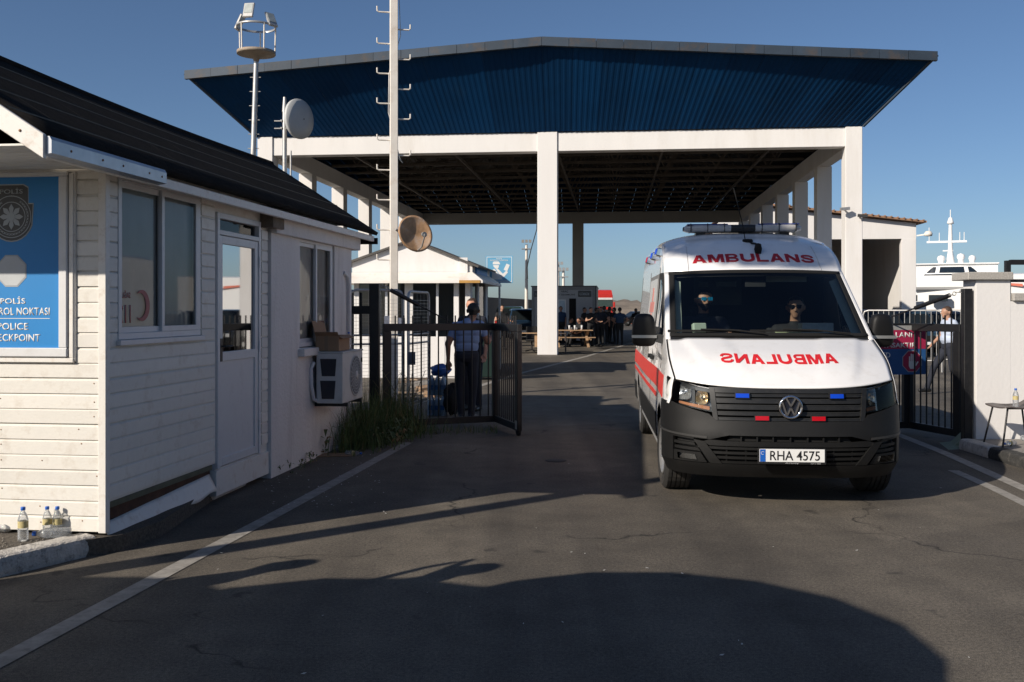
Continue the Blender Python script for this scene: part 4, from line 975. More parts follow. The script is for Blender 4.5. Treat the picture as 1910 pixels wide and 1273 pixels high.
# full bumper lower lip and upper skin
patch('bumper', [(-TE,.245),(TE,.245),(TE,.36),(-TE,.36)], nose, M_PLA, .0, .03)                         # chin
patch('bumper_band', [(-.50,.605),(.50,.605),(.66,.565),(TE,.60),(TE,.86),(1.04,.86),(.66,.775),(.60,.725),(-.60,.725),(-.66,.775),(-1.04,.86),(-TE,.86),(-TE,.60),(-.66,.565)], nose, M_PLA, .006, .03)
patch('bumper_bar', [(-.66,.515),(.66,.515),(.72,.545),(.66,.563),(.50,.555),(-.50,.555),(-.66,.563),(-.72,.545)], nose, M_PLA, .0, .03)
for f in (lambda P: P, mir):
    patch('bumper_strut', f([(.55,.362),(.645,.362),(.80,.558),(.70,.545),(.685,.525)]), nose, M_PLA, .004, .03)
    patch('bumper_corner', f([(1.02,.362),(TE,.362),(TE,.598),(.80,.572),(.80,.56),(1.02,.57)]), nose, M_PLA, .0, .03)
    patch('bumper_crease', f([(.68,.572),(TE,.607),(TE,.622),(.68,.59)]), nose, mat('grey_bumper_edge', (.036,.035,.034), .45, var=.1), .011, .008)  # crease strip in a lighter grey than the bumper
    # side air intake: recess, two fins, fog lamp
    patch('intake_back', f([(.66,.362),(1.02,.362),(1.02,.57),(.80,.56)]), nose, M_GRI, -.05, .01)
    patch('intake_fin', f([(.79,.505),(1.02,.51),(1.02,.532),(.80,.528)]), nose, M_PLA, -.012, .03)
    patch('intake_fin', f([(.745,.46),(1.02,.465),(1.02,.49),(.77,.485)]), nose, M_PLA, -.018, .03)
    patch('fog_lamp_surround', f([(.68,.365),(1.02,.365),(1.02,.452),(.74,.448)]), nose, M_PLA, -.008, .03)
    fl_ = patch('fog_lamp', f([(.77,.385),(.95,.388),(.96,.43),(.79,.428)]), nose, M_CHR, -.002, .008)
    patch('lens', f([(.765,.38),(.955,.383),(.965,.435),(.785,.433)]), nose, M_CLEAR, .004, .003, parent=fl_)
# central intake with slats and plate
patch('intake_back', [(-.66,.362),(.66,.362),(.70,.52),(-.70,.52)], nose, M_HOLE, -.06, .01)
for z in (.375,.415,.455,.495):
    w = .57+(z-.36)*.75; patch('slat', [(-w,z-.010),(w,z-.010),(w+.012,z+.011),(-w-.012,z+.011)], nose, M_PLA, -.008, .035, gz=.03)
for t in (-.52,-.36,-.2,.2,.36,.52): patch('intake_divider', rect(t-.006,t+.006,.362,.515), nose, M_PLA, -.02, .03)
patch('slat', rect(-.075,.075,.362,.41), nose, M_PLA, -.003, .03)
patch('upper_slot', [(-.52,.555),(.52,.555),(.48,.608),(-.48,.608)], nose, M_HOLE, -.04, .01)
for t in (-.4,-.27,-.14,0,.14,.27,.4): patch('slot_divider', rect(t-.006,t+.006,.555,.606), nose, M_PLA, -.01, .02)
# number plate
yP = -.052
pl_ = MB().box(-.275,.275,yP,yP+.02,.382,.515).build('plate_holder', M_GRI, AMB, .004)
box('number_plate', (-.262,.262,yP-.004,yP-.0005,.402,.508), mat('plate_white', (.72,.72,.70), .4, var=.03), pl_, .002)
box('plate_band', (-.259,-.214,yP-.006,yP-.0042,.405,.505), mat('plate_blue', (.01,.10,.42), .4), pl_)
M_PTXT = mat('plate_black', (.01,.01,.01), .5)
text_on('RHA 4575', M_PTXT, pl_, (.022,yP-.0043,.455), .40, .078, bold=.006)
rg = MB(); n = 20
for i in range(14):
    a = R(40+i*20); rg.box(-.237+.012*cos(a)-.0016,-.237+.012*cos(a)+.0016,yP-.0068,yP-.006,.475+.012*sin(a)-.0016,.475+.012*sin(a)+.0016)
tag(rg.build('plate_stars', M_SIGNWHITE, pl_), kind='stuff')
M_PTX2 = mat('plate_frame_print', (.4,.4,.4), .5)
text_on('Artosy', M_PTX2, pl_, (0,yP-.0005,.392), .11, .013, bold=.0, thick=.001); text_on('227 3 888', M_PTX2, pl_, (.19,yP-.0005,.391), .08, .007, thick=.001)
# grille
patch('grille_back', [(-.62,.722),(.62,.722),(.66,.985),(-.66,.985)], nose, M_HOLE, -.05, .01)
fr_g = patch('grille_frame', [(-.66,.955),(.66,.955),(.67,.998),(-.67,.998)], nose, M_GRI, .0, .03)
for z, h in ((.740,.012),(.785,.016),(.838,.020),(.890,.020),(.935,.012)):
    w = .612+(z-.722)*.17; patch('grille_slat', [(-w,z-h),(w,z-h),(w,z+h),(-w,z+h)], nose, M_GRI, -.004, .04, gz=.02)
    patch('slat_edge', [(-w,z+h-.004),(w,z+h-.004),(w,z+h),(-w,z+h)], nose, mat('slat_edge_grey', (.03,.03,.029), .4), -.0005, .003, gz=.02)
for f in (lambda P: P, mir):
    patch('grille_end', f([(.585,.728),(.625,.728),(.665,.99),(.62,.99)]), nose, M_GRI, .004, .03)
    # headlamp: dark housing, two reflectors, turn lamp, clear cover
    hl = [(.632,.79),(.66,.982),(.80,1.0),(1.16,1.072),(1.185,1.05),(1.14,.885),(1.08,.862)]
    hb = patch('headlamp', f(hl), nose, mat('lamp_bowl', (.34,.34,.34), .25, .7, var=.4, scale=25), -.06, .01)
    patch('housing', f([(.64,.79),(1.08,.862),(1.10,.89),(.64,.83)]), nose, M_GRI, -.02, .03, parent=hb)
    patch('housing', f([(.66,.95),(.80,.968),(1.16,1.04),(1.16,1.07),(.80,.998),(.66,.98)]), nose, M_GRI, -.012, .03, parent=hb)
    patch('housing', f([(1.10,.89),(1.13,.89),(1.175,1.045),(1.11,1.03)]), nose, M_GRI, -.02, .03, parent=hb)
    patch('housing', f([(.795,.86),(.825,.86),(.83,.97),(.80,.965)]), nose, M_GRI, -.015, .03, parent=hb)
    patch('turn_lamp', f([(.66,.805),(.98,.855),(.98,.872),(.66,.835)]), nose, mat('amber_lens', (.45,.20,.10), .2), -.012, .01, parent=hb)
    s = 1 if f([(1,0)])[0][0] > 0 else -1
    for tc, zc, w_, h_, m_ in ((.735,.905,.056,.058,mat('warm_reflector', (.85,.62,.42), .2, .8, var=.35, scale=30)),(.935,.945,.10,.062,mat('cool_reflector', (.80,.81,.82), .18, .8, var=.35, scale=40))):
        mb = MB()
        def bowl(u, v, tc=tc, zc=zc, w_=w_, h_=h_):
            th = 2*pi*u; e = .6; sg = lambda q: math.copysign(abs(q)**e, q)
            return nose(s*(tc+w_*v*sg(cos(th))), zc+h_*v*sg(sin(th))+.02*(tc-.735)*v*cos(th), -.055+.04*v*v)
        mb.grid(bowl, 32, 8); ro = mb.build('reflector', m_, hb)
        MB().tube([nose(s*tc, zc, -.06), nose(s*tc, zc, -.025)], [.016,.012], 10).build('bulb', M_CHR, hb)
    patch('cover', f(hl), nose, M_CLEAR, .004, .004, parent=hb)
    # blue and red repeater lamps on the grille
    for t, z, m_ in ((.385,.935,mat('blue_lens', (.005,.05,.45), .2, emit=((.0,.05,.6),.12))),(.228,.752,mat('red_lens', (.40,.005,.012), .2, emit=((.5,.0,.0),.06)))):
        tb = patch('strobe_lamp', f(rect(t-.062,t+.062,z-.024,z+.024)), nose, M_GRI, .016, .02)
        patch('lens', f(rect(t-.054,t+.054,z-.017,z+.017)), nose, m_, .024, .008, parent=tb)
# badge
bx = MB(); bx.lathe([(.078,-.010),(.082,-.016),(.094,-.016),(.098,-.008),(.098,.01),(.078,.01),(.078,-.010)], 48, (0,0,0), 'Y')
bo = bx.build('badge', M_CHR, AMB, loc=(0,.008,.846)); bo.data.polygons.foreach_set('use_smooth',[True]*len(bo.data.polygons))
MB().disc(.08, 40, (0,.0,0)).build('badge_field', mat('badge_black', (.01,.012,.02), .15), bo)
def stroke(p, q, w=.016): MB().bar((p[0],-.008,p[1]),(q[0],-.008,q[1]), .014, w, (0,-1,0)).build('badge_stroke', M_CHR, bo)
for s in (-1,1):
    stroke((s*.036,.072),(0,.008)); stroke((s*.070,.040),(s*.032,-.070)); stroke((s*.032,-.070),(0,-.006))
# lettering
def band(pts, hw):
    out = []; n = len(pts)
    for i in range(n):
        a, b = Vector(pts[max(i-1,0)]), Vector(pts[min(i+1,n-1)]); d = (b-a).normalized(); h = hw[i] if isinstance(hw, list) else hw; nn = Vector((-d.y,d.x))*h; p = Vector(pts[i]); out.append((p-nn, p+nn))
    return [[tuple(out[i][0]), tuple(out[i+1][0]), tuple(out[i+1][1]), tuple(out[i][1])] for i in range(n-1)]
def arc(cx, cy, rx, ry, a0, a1, n=10): return [(cx+rx*cos(R(a0+(a1-a0)*i/n)), cy+ry*sin(R(a0+(a1-a0)*i/n))) for i in range(n+1)]
def glyph(c):      # heavy grotesque capitals in a unit-high box
    sq = lambda x0, x1, y0=0, y1=1: [(x0,y0),(x1,y0),(x1,y1),(x0,y1)]
    fl = lambda P, w: [(w-x,y) for x, y in P][::-1]
    if c == 'A':
        l = [(0,0),(.27,0),(.5,.72),(.5,1),(.35,1)]; return [l, fl(l,1), [(.334,.2),(.666,.2),(.609,.38),(.391,.38)]], 1.0
    if c == 'M':
        d = [(.24,.62),(.45,0),(.56,0),(.56,.36),(.36,1),(.24,1)]; return [sq(0,.24), sq(.88,1.12), d, fl(d,1.12)], 1.12
    if c == 'B':
        up = [(.24,.91),(.56,.91)]+arc(.56,.73,.20,.18,90,-90,10)[1:]+[(.24,.55)]; lo = [(.24,.45),(.58,.45)]+arc(.58,.27,.22,.18,90,-90,10)[1:]+[(.24,.09)]
        hu = [.09]*6+[.09,.09,.085,.075,.065,.055]+[.05]*10; hl = [.05,.05,.055,.065,.08]+[.09]*20
        return [sq(0,.24)]+band(up, hu[:len(up)])+band(lo, hl[:len(lo)]), .92
    if c == 'U': return band([(.12,1),(.12,.40)]+arc(.5,.40,.38,.29,180,360,14)[1:]+[(.88,1)], [.12]*8+[.11]*3+[.12]*8), 1.0
    if c == 'L': return [sq(0,.24), sq(.24,.82,0,.2)], .82
    if c == 'N': return [sq(0,.24), sq(.76,1.0), [(.24,1),(.24,.62),(.76,0),(.76,.38)]], 1.0
    S = [(.86,.67),(.81,.80),(.68,.885),(.48,.905),(.27,.88),(.14,.79),(.13,.67),(.24,.585),(.48,.52),(.72,.45),(.84,.35),(.83,.215),(.69,.115),(.47,.093),(.27,.115),(.14,.20),(.09,.34)]
    return band(S, .10), .95
def bold_word(body, width, height):
    mb = MB(); x = 0
    for c in body:
        polys, w = glyph(c)
        for P in polys: mb.add([(x+a,b,0) for a,b in P], [tuple(range(len(P)))])
        x += w+.13
    x -= .13; mb.v = [((p[0]-x/2)*width/x, (p[1]-.5)*height, 0) for p in mb.v]
    return mb.mesh('lettering')
def text_sheet(body, width, height, s_mid, tau_c, ds_per_m, m, mirror=False, arc=0.0, name='lettering'):
    me = bold_word(body, width, height)
    bm = bmesh.new(); bm.from_mesh(me)
    if mirror:
        for v in bm.verts: v.co.x = -v.co.x
    for k in range(-30,31): bmesh.ops.bisect_plane(bm, geom=bm.verts[:]+bm.edges[:]+bm.faces[:], plane_co=(k*.04,0,0), plane_no=(1,0,0))
    for v in bm.verts:
        x, y = v.co.x, v.co.y; s = s_mid+y*ds_per_m-arc*x*x; w = rowat(s)[0]; v.co = sheet(tau_c+x/w, s, .004)
    bmesh.ops.recalc_face_normals(bm, faces=bm.faces); bm.to_mesh(me); bm.free()
    o = link(name, me, m, AMB); md = o.modifiers.new('s','SOLIDIFY'); md.thickness = .003; md.offset = 0
    return o
text_sheet('AMBULANS', 1.22, .165, 3.62, .0, 2.55, M_AMTXT)
text_sheet('AMBULANS', .99, .20, .98, -.02, 1.9, mat('bonnet_lettering_red', (.62,.018,.022), .4), True)
# wipers
for x0, x1, y_ in ((-.05,-.62,0),(.72,.12,0)):
    a, b = sheet(x0/.94, 2.03, .03), sheet(x1/.94, 2.10, .018)
    w_ = MB(); w_.tube([a, a.lerp(b,.5)+Vector((0,-.02,.012)), b], .008, 6); w_.bar(sheet((x1-.30)/.94,2.085,.014), sheet((x1+.36)/.94,2.085,.014), .012, .02); w_.build('wiper', M_HOLE, AMB)
# light bar
lb = empty('light_bar', (0,2.72,2.535)); lb.parent = AMB
def lbprof(x): e = max(0,(abs(x)-.50)/.13); return .15*sqrt(max(.0,1-e*e*.75)), .041*sqrt(max(.05,1-e*e*.7))
def lbf(x0, x1):
    def fn(u, v):
        x = x0+(x1-x0)*u; d, h = lbprof(x); th = 2*pi*v; e = .5; sg = lambda q: math.copysign(abs(q)**e, q)
        return Vector((x, d*sg(cos(th)), h*sg(sin(th))))
    return fn
M_LBC = mat('clear_lamp_cover', (.42,.41,.40), .15, var=.15, scale=14); M_LBB = mat('blue_lamp_top', (.02,.04,.20), .2)
for a, b, m_ in ((-.63,-.13,M_LBC),(.13,.63,M_LBC),(-.129,.129,M_GRI)):
    mb = MB(); mb.grid(lbf(a,b), 16, 20); o = mb.build('lamp_cover', m_, lb)
    if m_ is M_LBC:
        MB().box(min(a,b)+.03,max(a,b)-.03,-.13,.13,.034,.047).build('top_strip', M_LBB, o, .005)
        for k in (-.18,0,.18): box('divider', ((a+b)/2+k-.004,(a+b)/2+k+.004,-.153,.1,-.04,.05), M_GRI, o)
for x in (-.45,.45): box('foot', (x-.05,x+.05,-.08,.08,-.10,-.045), M_GRI, lb)
# aerial and camera pod on the roof
MB().tube([(-.02,2.25,2.33),(-.05,2.3,2.55),(-.12,2.45,2.95)], .005, 5).build('aerial', M_HOLE, AMB)
cm = MB(); cm.lathe([(.001,.05),(.05,.045),(.06,.02),(.058,0)], 14, (.0,2.28,2.345)); cm.build('aerial_base', M_HOLE, AMB)
cm = MB(); cm.tube([(.02,2.24,2.35),(.05,2.08,2.33),(.06,2.02,2.30)], .012, 6); cm.lathe([(.001,-.06),(.03,-.05),(.04,0),(.03,.05),(.001,.06)], 14, (.06,1.98,2.27)); cm.build('roof_camera', M_HOLE, AMB)
for y, m_ in ((2.75,MATS['blue_lens']),(3.6,MATS['blue_lens']),(4.6,MATS['red_lens'])):
    for sgn in (-1,1):
        o = MB().box(-.04,.04,-.09,.09,-.045,.045).build('marker_lamp', M_CHR, AMB, .01); o.location = (sgn*.885,y,2.28); o.rotation_euler = (0,sgn*R(-15),0)
        b_ = MB().box(-.03,.03,-.075,.075,-.036,.036).build('lens', m_, o, .008); b_.location = (sgn*.022,0,0)
# wheels
M_TYRE = mat('tyre_rubber', (.022,.021,.020), .8, var=.2, scale=20, dirt=(.09,.075,.06), dirt_amt=.6, dirt_scale=6)
M_RIM = mat('silver_rim', (.42,.42,.42), .35, .7, var=.1)
def wheel(x, y, sgn, yaw=0):
    w = empty('wheel', (x,y,WR)); w.parent = AMB; w.rotation_euler = (0,0,yaw); hw = .115
    prof = [(.20,-hw*.8),(.25,-hw),(.31,-hw),(.335,-hw*.85)]
    for k in range(5):
        c = -hw*.72+k*hw*.36; prof += [(WR,c-.004),(WR,c+hw*.22),(WR-.012,c+hw*.235),(WR-.012,c+hw*.30)]
    prof += [(.335,hw*.85),(.31,hw),(.25,hw),(.20,hw*.8)]
    t = MB(); t.lathe(prof, 40, (0,0,0), 'X', sm=False); t.build('tyre', M_TYRE, w)
    r = MB(); r.lathe([(.205,-hw*.7),(.215,sgn*hw*.95),(.20,sgn*hw*.98),(.185,sgn*hw*.75),(.15,sgn*hw*.55),(.10,sgn*hw*.72),(.07,sgn*hw*.9),(.001,sgn*hw*.92)], 36, (0,0,0), 'X'); r.build('rim', M_RIM, w)
    for k in range(10):
        a = 2*pi*k/10; MB().disc(.022, 12, (sgn*hw*.66+sgn*.004,.145*cos(a),.145*sin(a)), 'YZ').build('rim_hole', M_HOLE, w)
    for k in range(5):
        a = 2*pi*k/5; MB().tube([(sgn*hw*.8,.06*cos(a),.06*sin(a)),(sgn*hw*1.0,.06*cos(a),.06*sin(a))], .011, 6).build('wheel_nut', M_CHR, w)
for y in WHL:
    for sgn in (-1,1): wheel(sgn*.875, y, sgn, R(3) if y < 2 else 0)
# --- cab interior
ds = MB()
def dashf(u, v):
    x = (u*2-1)*.88; a = abs(u*2-1); prof = [(1.03+.12*a*a,1.395),(1.25+.1*a*a,1.425),(1.50,1.41),(1.56,1.33),(1.55,.75)]
    k = v*4; i = min(3,int(k)); f = k-i; y = prof[i][0]+(prof[i+1][0]-prof[i][0])*f; z = prof[i][1]+(prof[i+1][1]-prof[i][1])*f
    return Vector((x,y,z))
ds.grid(dashf, 24, 16); ds.build('dashboard', M_INT, AMB)
box('cab_floor', (-.9,.9,.95,2.7,.5,.55), M_INT, AMB)
bk = box('bulkhead', (-.88,.88,2.72,2.76,.5,2.3), M_INT, AMB); box('bulkhead_window', (-.52,.0,2.70,2.715,1.70,2.0), mat('dim_window', (.06,.075,.08), .2), bk)
for a, b in ((-.46,-.36),(-.28,-.06)): box('light_slot', (a,b,2.69,2.699,1.90,1.955), mat('pale_slot', (.30,.42,.45), .4), bk)
mb = MB(); mb.grid(lambda u, v: sheet(-.93+1.86*u, 2.96+1.9*v, -.045), 16, 12); mb.build('headliner', M_INT, AMB)
for sgn in (-1,1):
    mb = MB(); mb.grid(lambda u, v: sheet(sgn*(.85+.11*u), 2.08+.86*v, -.03-.05*(1-u)), 4, 12); mb.build('pillar_trim', M_INTL, AMB)
    mb = MB(); mb.grid(lambda u, v: Vector((sgn*(sidex(1.05+1.65*u,.6+.83*v)-.04),1.05+1.65*u,.6+.80*v)), 8, 6); mb.build('door_trim', M_INT, AMB)
    mb = MB(); mb.grid(lambda u, v: Vector((sgn*(.885-.075*u+.015*v), 1.13+.74*u+(.26-.14*u)*v, 1.37+.62*u-.03*v)), 10, 4); mb.build('pillar_trim', M_INTL, AMB)
    st = empty('seat', (sgn*.47,2.2,.55)); st.parent = AMB
    M_SEAT = mat('seat_cloth', (.025,.026,.03), .9)
    MB().box(-.25,.25,-.35,.2,.12,.30).build('cushion', M_SEAT, st, .05, 3); o = MB().box(-.25,.25,.0,.13,0,.66).build('backrest', M_SEAT, st, .05, 3); o.location = (0,.12,.28); o.rotation_euler = (R(-10),0,0)
    o = MB().box(-.12,.12,.0,.09,0,.2).build('headrest', M_SEAT, st, .04, 3); o.location = (0,.27,.96); o.rotation_euler = (R(-8),0,0)
sw_ = MB(); tor = [(.19*cos(2*pi*i/28),0,.19*sin(2*pi*i/28)) for i in range(29)]; sw_.tube(tor, .016, 8, caps=False); sw_.tube([(0,0,0),(-.18,0,0)], .015, 6); sw_.tube([(0,0,0),(.18,0,0)], .015, 6); sw_.tube([(0,0,0),(0,.0,-.18)], .015, 6); sw_.tube([(0,.0,0),(0,-.2,-.1)], .025, 8)
o = sw_.build('steering_wheel', M_INT, AMB, loc=(-.47,1.62,1.25)); o.rotation_euler = (R(-35),0,0)
box('sun_visor', (.12,.52,1.86,1.88,1.93,2.0), M_INTL, AMB); box('inner_mirror', (-.1,.1,1.78,1.8,1.88,1.94), M_INT, AMB)
# things inside the cab
def amb_w(x, y, z): 
    c, s = cos(AMB_T), sin(AMB_T); return (AMB_O[0]+x*c+y*s, AMB_O[1]-x*s+y*c, z)
SIT = dict(kneeL=(.12,-.45,.58), kneeR=(-.12,-.45,.58), hipL=(.09,-.02,.55), hipR=(-.09,-.02,.55), ankL=(.12,-.55,.15), ankR=(-.12,-.55,.15), toeL=(.12,-.72,.1), toeR=(-.12,-.72,.1), pel=(0,.0,.58), wai=(0,.02,.70), che=(0,.06,.93), nec=(0,.06,1.08), hed=(0,.03,1.25), shL=(.19,.05,1.02), shR=(-.19,.05,1.02))
SITd = dict(SIT, elL=(.27,-.12,.80), elR=(-.27,-.12,.80), wrL=(.17,-.38,.84), wrR=(-.17,-.38,.84), haL=(.12,-.44,.88), haR=(-.12,-.44,.88))
SITp = dict(SIT, elL=(.25,-.05,.75), elR=(-.25,-.05,.75), wrL=(.10,-.25,.66), wrR=(-.10,-.25,.66), haL=(.05,-.32,.65), haR=(-.05,-.32,.65))
dr = person('person', 'driver in dark shirt and mirrored blue sunglasses at the ambulance wheel', SITd, pm(M_NAVY), amb_w(-.47,2.12,.50), -AMB_T, .016, False, hair='beard', turn=R(12))
ps_ = person('person', 'passenger in dark clothes and black sunglasses in the ambulance cab', SITp, pm(M_BLKCL), amb_w(.47,2.12,.42), -AMB_T, .016, False, turn=R(-12))
M_MIRGLOW = mat('mirrored_glow_lens', (.02,.35,.62), .08, .8, emit=((.02,.4,.7),.15)); M_BLKLENS = mat('black_lens', (.004,.004,.005), .1)  # blue lens glows faintly, its bright reflection put into the material
for pp, m_, tn in ((dr,M_MIRGLOW,R(12)),(ps_,M_BLKLENS,R(-12))):
    g = MB()
    for s in (-1,1):
        g.grid(lambda u, v: Vector((s*.034+(u-.5)*.05, -.118+.25*((u-.5)*.1+s*.02)**2*10, (v-.5)*.036)), 6, 4)
    g.bar((-.012,-.112,.006),(.012,-.112,.006),.005); g.bar((-.062,-.10,.008),(-.088,.0,.008),.005); g.bar((.062,-.10,.008),(.088,.0,.008),.005)
    o = g.build('sunglasses', m_, pp); o.location = Vector((0,.03,1.262)); o.rotation_euler = (0,0,tn)
tb = empty('tissue_box', amb_w(.48,1.27,1.424), -AMB_T+R(8), 'white tissue box lying on the ambulance dashboard', 'box')
M_TB = mat('tissue_box_card', (.66,.66,.60), .7, var=.1, scale=20)
MB().box(-.15,.15,-.06,.06,0,.10).build('carton', M_TB, tb, .003); MB().lathe([(.001,0),(1,0)], 24, (0,0,0)).build('opening', mat('tissue_opening', (.12,.13,.05), .8), tb, loc=(.0,0,.1005)); tb.children[1].scale = (.08,.03,1)
o = MB().box(-.13,.1,-.05,.05,0,.03).build('paper_packet', mat('packet_paper', (.50,.55,.34), .7, var=.25, scale=14), None, .003, loc=amb_w(.24,1.28,1.428)); o.rotation_euler = (0,0,R(-6)); tag(o, 'flat white and green paper packet beside the tissue box', 'packet')
o = MB().box(-.07,.07,-.03,.03,0,.09).build('radio_handset', mat('pale_green_plastic', (.40,.48,.40), .6), None, .012, loc=amb_w(-.60,1.34,1.43)); o.rotation_euler = (R(-10),0,R(10)); tag(o, 'pale green folded cloth on the dashboard in front of the driver', 'cloth'); o.name = 'folded_cloth'
# ---------------------------------------------------------------- gates
def gate_leaf(name, p, q, label, zt=1.46, zb=.07, nb=12, stile0=.11, stile1=.11, over=.11, cat='gate', beam=.10):
    p, q = Vector(p), Vector(q); d = q-p; L = d.length
    e = empty(name, (p.x,p.y,0), atan2(d.y,d.x), label, cat)
    box('top_rail', (0,L,-.03,.03,zt-beam,zt), M_BLACK, e, .004); box('bottom_rail', (0,L,-.03,.03,zb,zb+.09), M_BLACK, e, .004)
    if stile0: box('stile', (0,stile0,-.032,.032,zb,zt-beam-.001), M_BLACK, e, .004)
    if stile1: box('stile', (L-stile1,L,-.032,.032,zb,zt-beam-.001), M_BLACK, e, .004)
    for i in range(nb):
        x = stile0+(L-stile0-stile1)*(i+.5)/nb
        MB().tube([(x,0,zb+.05),(x,0,zt+over)], .0105, 8).build('bar', M_BLACK, e)
    return e
A0, A1, A2 = (-1.74,13.42), (-.23,14.05), (.10,12.95)
GA = gate_leaf('gate_leaf', A0, A1, 'black barred gate leaf standing open across the verge beside the grass', nb=12, stile1=.05)
GB = gate_leaf('gate_leaf', A1, A2, 'narrow folded black gate leaf with caster wheel near the parked officers', nb=10, stile0=.04, stile1=.13)
GB['label'] = 'short black gate leaf folded towards the road, with caster wheel'
lb2 = Vector(A2)-Vector(A1); L2 = lb2.length
cs = MB(); cs.lathe([(.02,-.02),(.055,-.022),(.06,-.015),(.06,.015),(.055,.022),(.02,.02)], 20, (L2-.06,0,.062), 'Y'); cs.build('caster_wheel', M_RUBBER, GB); box('caster_fork', (L2-.10,L2-.02,-.035,.035,.09,.2), M_GALV, GB)
MB().tube([(L2-.13,0,.5),(L2-.28,-.0,.5)], .012, 6).build('latch', M_BLACK, GB)
gp = at(699,578,13.4)
GP = tag(MB().box(gp.x-.066,gp.x+.066,13.33,13.46,0,2.0).build('gate_post', M_BLACK, None, .006), 'tall black square gate post next to the air conditioner', 'post')
FF = empty('fixed_fence', (gp.x-.07,13.42,0), R(180), 'short fixed black fence between the hut and the gate post', 'fence')
box('rail', (0,.40,-.03,.03,1.59,1.70), M_BLACK, FF, .004); box('rail', (0,.40,-.03,.03,.2,.3), M_BLACK, FF, .004)
for x in (.12,.25,.37): MB().tube([(x,0,.1),(x,0,1.88)], .018, 8).build('bar', M_BLACK, FF)
def strap(name, p, q, label):
    p, q = Vector(p), Vector(q); e = empty(name, p, 0, label, 'strap'); d = q-p
    MB().tube([d*.16,d*.55], .028, 8).build('sleeve', M_BLACK, e); MB().tube([d*.55,d], .010, 6).build('cable', M_BLACK, e)
    for k in range(4):
        c = d*(.03+.04*k); t = [(c.x+.022*cos(2*pi*i/10), c.y+(.022*sin(2*pi*i/10) if k % 2 else 0), c.z+(.022*sin(2*pi*i/10) if k % 2 == 0 else 0)) for i in range(11)]
        MB().tube(t, .006, 5, caps=False).build('chain_link', M_GALV, e)
    return e
strap('tension_strap', at(707,530,13.38), at(838,600,13.8), 'black strap and chain running from the left gate post down to the gate')
B0, B1, B2 = (5.56,12.32), (5.31,13.3), (4.55,13.15)
GR = gate_leaf('gate_leaf', B0, B1, 'black barred gate leaf beside the white wall on the right', nb=7, zt=1.47, stile0=.12, stile1=.05)
GR2 = gate_leaf('gate_leaf', B1, B2, 'folded black gate leaf carrying the stop hand sign behind the ambulance', nb=6, zt=1.47, stile0=.10, stile1=.08)
rp = at(1804,578,12.25)
tag(MB().box(5.375,5.475,11.83,11.93,0,1.90).build('gate_post', M_BLACK, None, .006), 'black square gate post against the white wall end', 'post')
strap('tension_strap', at(1799,541,11.86), at(1640,600,13.2), 'black strap and chain running from the right gate post to the folded leaf')
ft = MB(); ft.add([(5.14,11.72,0),(5.6,11.9,0),(5.6,12.25,0),(5.3,12.35,0),(5.32,11.97,.02),(5.55,11.95,.20),(5.55,12.2,.2),(5.4,12.25,.03)], [(0,1,5,4),(1,2,6,5),(2,3,7,6),(3,0,4,7),(4,5,6,7)])
tag(ft.build('footing', mat('pale_green_concrete', (.22,.27,.20), .9, var=.15, scale=9, bump=.6, bscale=40)), 'small pale green concrete footing under the right gate post', 'footing')
# stop sign on the folded leaf
d = (Vector(B2)-Vector(B1)); SS = empty('warning_sign', (B1[0],B1[1],0), atan2(d.y,d.x)+pi, 'red and blue warning sign with white stop hand on the gate', 'sign')
M_SRED = mat('sign_crimson', (.36,.02,.07), .5, var=.08, scale=3); M_SDB = mat('sign_deep_blue', (.02,.09,.25), .5, var=.1, scale=3)
box('plate', (-.02,.86,-.066,-.05,.79,1.44), M_SDB, SS); box('red_field', (-.02,.86,-.0675,-.0665,1.13,1.38), M_SRED, SS); box('grey_field', (-.02,.86,-.0675,-.0665,1.381,1.44), mat('sign_plain_grey', (.30,.30,.29), .6), SS)
SS.location = (B2[0]+.10, B2[1], 0)
text_on('GÜMRÜK ALANI', M_SIGNWHITE, SS, (.24,-.068,1.325), .84, .085, bold=.02); text_on('GİRMEK YASAKTIR', M_SIGNWHITE, SS, (.26,-.068,1.19), .92, .085, bold=.02); text_on('PROHIBITED', M_SIGNWHITE, SS, (.08,-.068,1.05), .52, .07, bold=.02)
for ch in [c for c in SS.children if c.name.startswith('lettering')]: pass
oc = lambda r, y, m, n: MB().prism([(.66+r*cos(pi/8+pi/4*i), .965+r*sin(pi/8+pi/4*i)) for i in range(8)], y, y-.001).build(n, m, SS)
oc(.155,-.0665,M_SIGNGREY,'octagon_border'); oc(.145,-.068,M_SRED,'octagon')
hand = MB(); y_ = -.0695
def hs(a, b, w): hand.bar((.66+a[0],y_,.965+a[1]),(.66+b[0],y_,.965+b[1]), .0015, w, (1,0,0) if abs(a[0]-b[0]) < abs(a[1]-b[1]) else (0,0,1))
hand.prism([(.61,.90),(.63,.865),(.69,.865),(.712,.91),(.712,.965),(.61,.965)], y_, y_-.001)
hand.prism([(.612,.96),(.630,.96),(.630,1.03),(.612,1.03)], y_-.0003, y_-.0013); hand.prism([(.636,.96),(.655,.96),(.655,1.065),(.636,1.065)], y_-.0006, y_-.0016); hand.prism([(.661,.96),(.680,.96),(.680,1.058),(.661,1.058)], y_-.0003, y_-.0013); hand.prism([(.686,.96),(.703,.96),(.703,1.035),(.686,1.035)], y_-.0006, y_-.0016); hand.prism([(.70,.91),(.712,.90),(.752,.955),(.738,.968)], y_-.0009, y_-.0019)
hand.build('hand_symbol', M_SIGNWHITE, SS)

